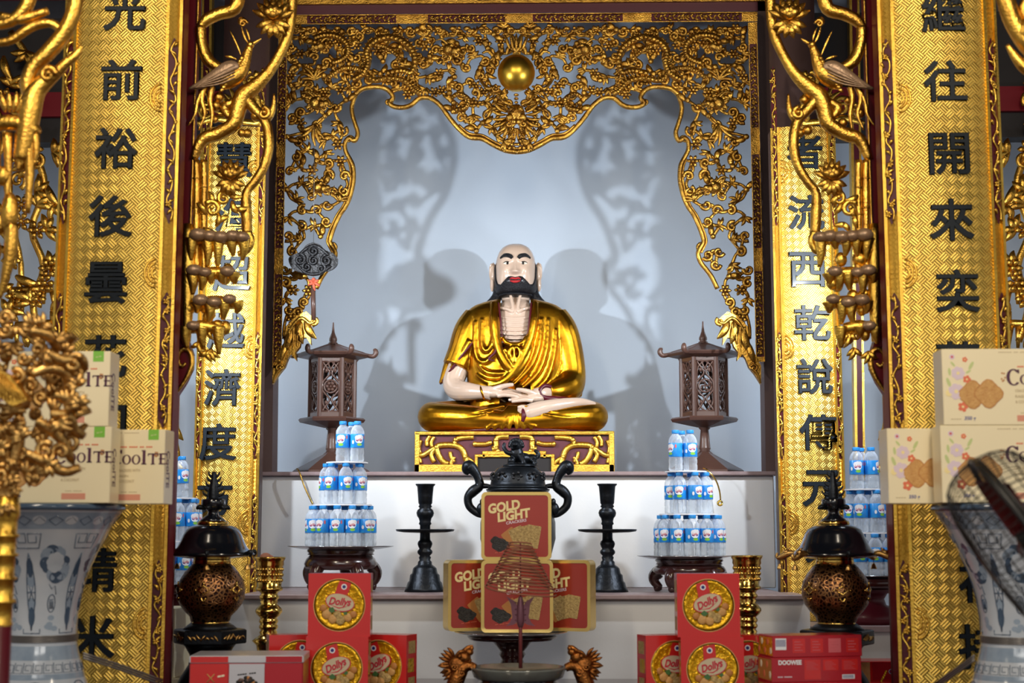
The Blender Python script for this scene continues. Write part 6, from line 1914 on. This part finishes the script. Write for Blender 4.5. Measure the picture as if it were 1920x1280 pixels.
# ================================================================== side bay carvings behind the front columns
for mir, lab in ((None, 'gilded leafy openwork between wall and front column on the far left'), (1990, 'gilded leafy openwork between wall and front column on the far right')):
    D = 6.88
    t = thing('side_bay_carving', lab, 'carved frame', P(60 if not mir else mir - 60, 400, D))
    c = Carve(D, GOLD, mir)
    rnd = random.Random(21)
    spine = [(20, 60), (60, 130), (30, 210), (62, 280), (84, 350), (60, 430), (82, 500), (62, 570), (80, 640)]
    c.w(spine, [7] * 9, None, .9, 9)
    c.w([(-60, 120), (-20, 180), (10, 260), (-30, 340), (20, 420), (40, 520), (10, 600)], 6)
    for k in range(46):
        f = rnd.random() * 7.99; i = int(f); u_ = f - i
        x = spine[i][0] + (spine[i + 1][0] - spine[i][0]) * u_ + rnd.uniform(-70, 34); y = spine[i][1] + (spine[i + 1][1] - spine[i][1]) * u_
        kk = rnd.random()
        if kk < .45: c.flame(x, y, rnd.uniform(0, 360), 40, 4, 110, 15, 50, rnd.uniform(-.03, 0), None, rnd)
        elif kk < .7: c.rosette(x, y, 18, 6, -.02)
        elif kk < .85: c.curl(x, y, 17, 1.2, rnd.uniform(0, 360), 1, 5.5, 3, -.01)
        else: c.leaf(x, y, rnd.uniform(0, 360), 46, 18, 50, -.02)
    # drip ledges
    for (x0, x1, y) in ((20, 100, 545), (30, 96, 610)):
        c.w([(x0, y), (x1, y - 4)], [8, 8], None, 1.1, 8, 1)
        for k in range(5): c.w([(x0 + k * (x1 - x0) / 4, y), (x0 + k * (x1 - x0) / 4 + 2, y + rnd.uniform(24, 50))], [8, 3], None, .9, 7, 1)
    c.build('openwork', t, True)
    c = Carve(D, GOLD_B, mir)
    for (x, y, a) in ((328, 760, 250), (326, 790, 280), (332, 830, 260), (326, 860, 300)): c.leaf(x, y, a, 40, 14, 40)
    c.w([(322, 640), (322, 760), (330, 800), (322, 850), (330, 880)], [5, 5, 6, 5, 3])
    c.build('edge_leaves', t, True)
    m = Carve(D + .01, MAROON_D, mir)
    for (x0, x1, mm, o) in ((388, 393, GOLD_B, 0), (378, 388, MAROON_D, .005), (374, 378, GOLD_B, 0)):
        q = [m.pt(x, y) for x, y in ((x0 + 6, -40), (x1 + 6, -40), (x1 - 6, 900), (x0 - 6, 900))]
        m.prism([(p.x, p.z) for p in q], D + o, D + .05, mm)
    m.build('border_strip', t, True)

# ================================================================== near things: carved bracket, dragon staff, fan
D = 4.15
t = thing('carved_bracket', 'golden carved bracket with drips hanging in the top left corner', 'carved bracket', P(40, 200, D))
c = Carve(D, GOLD, None)
c.w([(146, -30), (138, 20), (120, 62), (88, 100), (62, 126), (50, 160), (60, 190)], [15, 15, 16, 16, 15, 14, 10], None, .9, 12)
c.w([(154, 86), (142, 104), (122, 120), (104, 138), (88, 150), (66, 172), (56, 210), (48, 260), (40, 300)], [3, 8, 10, 12, 16, 20, 22, 20, 16], None, .9, 12)
c.w([(60, -30), (50, 10), (20, 40), (-30, 50)], [14, 14, 12, 10], None, .9, 12); c.w([(0, 30), (40, 36), (90, 20)], [9, 11, 8], None, .9, 10); c.curl(90, 140, 16, 1.2, 0, 1, 7, 4, -.02)
c.w([(118, 60), (96, 44), (60, 50), (20, 76), (-10, 80)], [8, 9, 10, 9, 8], None, .9, 10)
for k in range(6): c.leaf(10 + k * 7, 210, 100 - k * 14, 40, 14, 20, -.01)
c.w([(-20, 236), (20, 230), (56, 238), (70, 250)], [14, 16, 15, 10], None, 1.1, 12)
for (x, y, L, r) in ((-10, 250, 160, 12), (14, 250, 130, 10), (36, 250, 70, 10), (54, 250, 150, 12), (66, 250, 60, 9)): c.w([(x, y), (x + 2, y + L * .5), (x - 2, y + L)], [r, r * .8, r * .4], None, .9, 9)
c.ball(18, 400, 18, 0, None, 42); c.w([(22, 420), (20, 470), (10, 520), (0, 560)], [14, 13, 9, 3], None, .9, 9); c.ball(6, 330, 16, 0, None, 20)
for (x, y) in ((-10, 470), (-20, 380), (0, 420), (40, 300)): c.ball(x, y, 14, .01, None, 22)
c.build('carving', t, True)
D = 4.25
t = thing('carved_bracket', 'reddish gold curved bracket at the top right corner', 'carved bracket', P(1925, 40, D))
c = Carve(D, GOLD, None)
c.w([(1876, -40), (1886, 0), (1900, 40), (1926, 80), (1960, 110)], [16, 18, 18, 20, 22], None, .9, 12); c.w([(1888, 84), (1906, 110), (1926, 130), (1960, 140)], [4, 9, 12, 14], None, .9, 10)
c.ball(1930, 60, 30); c.curl(1940, 20, 26, 1.2, 90, 1, 10, 6)
c.build('carving', t, True)

D = 3.75
t = thing('dragon_staff', 'gilded staff with a tangled dragon and flame head, at the lower left edge', 'ritual staff', (P(6, 1100, D).x, D, 0))
c = Carve(D, GOLD_B)
u = U(D); base = P(6, 1000, D)
m = MB(); zt_ = P(6, 930, D).z
ringy = [(965, 25), (975, 21), (1000, 20), (1002, 25), (1006, 25), (1008, 20), (1036, 19.5), (1038, 25), (1042, 25), (1044, 19.5), (1080, 19), (1082, 24), (1086, 24), (1088, 19), (1122, 18.5), (1125, 24), (1130, 24), (1132, 18), (1165, 18), (1168, 20), (1175, 18)]
m.lathe([(18 * u, 0.05)] + [(r * u, P(6, y, D).z) for y, r in ringy[::-1]] + [(22 * u, zt_)], GOLD_B, (0, 0, 0), 24)
m.build('pole', t)
m = MB(); m.lathe([(.16, 0.001), (.16, .03), (.08, .05), (.05, .06), (0, .06)], MAROON_D, (0, 0, 0), 28); m.build('foot', t)
m = MB(); m.lathe([(18.6 * u, .055), (18.6 * u, P(6, 1170, D).z)], MAROON_D, (0, 0, 0), 24); m.build('grip', t)
c = Carve(D, BRONZE_G)
rnd = random.Random(12)
def ins(x, y):
    return ((x - 10) / 148) ** 2 + ((y - 745) / 150) ** 2 < 1 and x > -150
pts = []
for k in range(5000):
    x, y = rnd.uniform(-140, 158), rnd.uniform(590, 900)
    if ins(x, y) and all((x - a) ** 2 + (y - b_) ** 2 > 20 ** 2 for a, b_ in pts): pts.append((x, y))
for (x, y) in pts:
    o = rnd.uniform(-.06, .06); k = rnd.random()
    if k < .40: c.curl(x, y, rnd.uniform(12, 20), rnd.uniform(.9, 1.3), rnd.uniform(0, 360), rnd.choice((-1, 1)), 7, 4, o, None, True, 1.0)
    elif k < .80: c.flame(x, y, rnd.uniform(0, 360), 34, 5, 120, 13, 70, o, None, rnd)
    elif k < .90:
        a = rnd.uniform(0, 2 * PI)
        c.w([(x - 26 * math.cos(a), y - 26 * math.sin(a), o), (x + 8 * math.sin(a), y - 8 * math.cos(a), o - .03), (x + 26 * math.cos(a), y + 26 * math.sin(a), o)], [5, 9, 5], None, 1.0, 9)
    else:
        c.ball(x, y, 13, o); c.ball(x + 5, y - 4, 7, o - .02)
for (p) in ([(60, 620), (90, 628), (104, 650), (92, 670), (70, 668)], [(88, 660), (120, 676), (150, 672), (158, 690), (146, 704)], [(60, 700), (100, 690), (126, 706), (120, 740), (90, 750)], [(104, 740), (136, 752), (140, 776), (164, 762)],
            [(96, 776), (128, 780), (140, 806), (158, 818)], [(70, 790), (96, 806), (120, 830), (132, 860), (138, 872)], [(50, 850), (90, 868), (120, 884), (150, 876)], [(110, 640), (128, 632), (140, 640)]):
    c.w([(x, y, -.05 + .02 * i) for i, (x, y) in enumerate(p)], [9, 11, 10, 8, 2.5][:len(p)], None, 1.0, 10)
for x in (-30, -10, 10, 30): c.w([(x * 1.2, 790), (x, 850), (x * .7, 900), (x * .5, 960)], [14, 15, 13, 12], None, 1.0, 9)
for k in range(16): c.flame(rnd.uniform(-25, 42), rnd.uniform(860, 955), rnd.uniform(200, 340), 24, 3, 80, 10, 60, rnd.uniform(-.05, -.02), None, rnd)
c.build('dragon_head', t, True)
c = Carve(D - .08, GOLD, None)   # little temple roof on the staff head
q = [c.pt(x, y) for x, y in ((-6, 690), (22, 704), (54, 750), (26, 762), (-8, 740), (-40, 748), (-60, 740), (-20, 700))]
c.prism([(p.x, p.z) for p in q], D - .09, D - .05, GOLD)
for k in range(8): c.w([(0 + k * 3, 698 + k * 3, -.012), (-4 + k * 7, 752 - k * 0.5, -.012)], 1.6, None, 1, 6, 1)
c.build('temple_roof', t, True)

# wire fan
D = 3.3
fc = P(1930, 1013, D)
t = thing('pedestal_fan', 'black wire-caged pedestal fan with maroon blades at the right edge', 'fan', (fc.x + .13, D + .02, 0))
ax = Vector((.80, -.18, .55)).normalized()
e1 = ax.cross(Vector((0, 1, 0))).normalized(); e2 = ax.cross(e1).normalized()
Rf = .208
off0 = Vector(t.location)
def fp_(r, a, h): return fc - off0 + (e1 * math.cos(a) + e2 * math.sin(a)) * r + ax * h
m = MB()
m.tube([fp_(Rf, 2 * PI * k / 48, 0) for k in range(49)], .0075, FANBLK, 8, 1)
m.tube([fp_(Rf * .99, 2 * PI * k / 48, .012) for k in range(49)], .004, FANBLK, 6, 1)
m.build('rim', t)
for nm, sg in (('front_cage', -1), ('back_cage', 1)):
    m = MB()
    pf = [(1.0, .0), (.97, .045), (.85, .085), (.6, .105), (.3, .11), (.18, .11)]
    for k in range(64):
        a = 2 * PI * k / 64
        m.tube([fp_(Rf * r, a + .35 * (1 - r), sg * h) for r, h in pf], .0010, FANBLK, 4, 2)
    for r, h in ((.97, .045), (.85, .085), (.6, .105), (.18, .11)): m.tube([fp_(Rf * r, 2 * PI * k / 40, sg * h) for k in range(41)], .0018, FANBLK, 5, 1)
    m.lathe([(0, 0)], FANBLK) if False else None
    vs = [fp_(Rf * .18, 2 * PI * k / 24, sg * .111) for k in range(24)] + [fp_(Rf * .18, 2 * PI * k / 24, sg * .105) for k in range(24)]
    m.add(vs, [tuple(range(24)), tuple(range(47, 23, -1))] + [(k, 24 + k, 24 + (k + 1) % 24, (k + 1) % 24) for k in range(24)], FANBLK, False)
    m.build(nm, t)
for b_ in range(3):
    a0 = 2 * PI * b_ / 3 + 0.5
    m = MB(); vs = []; fs = []
    for side in (0, .003):
        for i in range(7):
            r = Rf * (.12 + .76 * i / 6)
            wd = .62 * math.sin(PI * (.22 + .62 * i / 6))
            for j in range(6):
                s = j / 5 - .5; vs.append(fp_(r, a0 + s * wd * 1.25, .05 * s * 1.0 + side))
    for o in (0, 42):
        for i in range(6):
            for j in range(5):
                q = (o + i * 6 + j, o + i * 6 + j + 1, o + (i + 1) * 6 + j + 1, o + (i + 1) * 6 + j); fs.append(q if o else q[::-1])
    for i in range(6):
        for j in (0, 5): fs.append((i * 6 + j, (i + 1) * 6 + j, 42 + (i + 1) * 6 + j, 42 + i * 6 + j))
    for j in range(5):
        for i in (0, 6): fs.append((i * 6 + j, i * 6 + j + 1, 42 + i * 6 + j + 1, 42 + i * 6 + j))
    m.add(vs, fs, BLADE); m.build('blade', t)
m = MB(); m.tube([fp_(0, 0, -.02), fp_(0, 0, .09), fp_(0, 0, .115), fp_(0, 0, .23), fp_(0, 0, .25)], [.028, .03, .055, .055, .03], FANBLK, 18, 1); m.build('motor', t)
m = MB(); top = fp_(0, 0, .17); m.tube([(top.x, top.y, top.z), (top.x, top.y, .05)], .014, FANBLK, 12, 1); m.build('pole', t)
m = MB(); m.lathe([(.2, .001), (.2, .02), (.15, .04), (.03, .055), (0, .055)], FANBLK, (top.x, top.y, 0), 32); m.build('base', t)
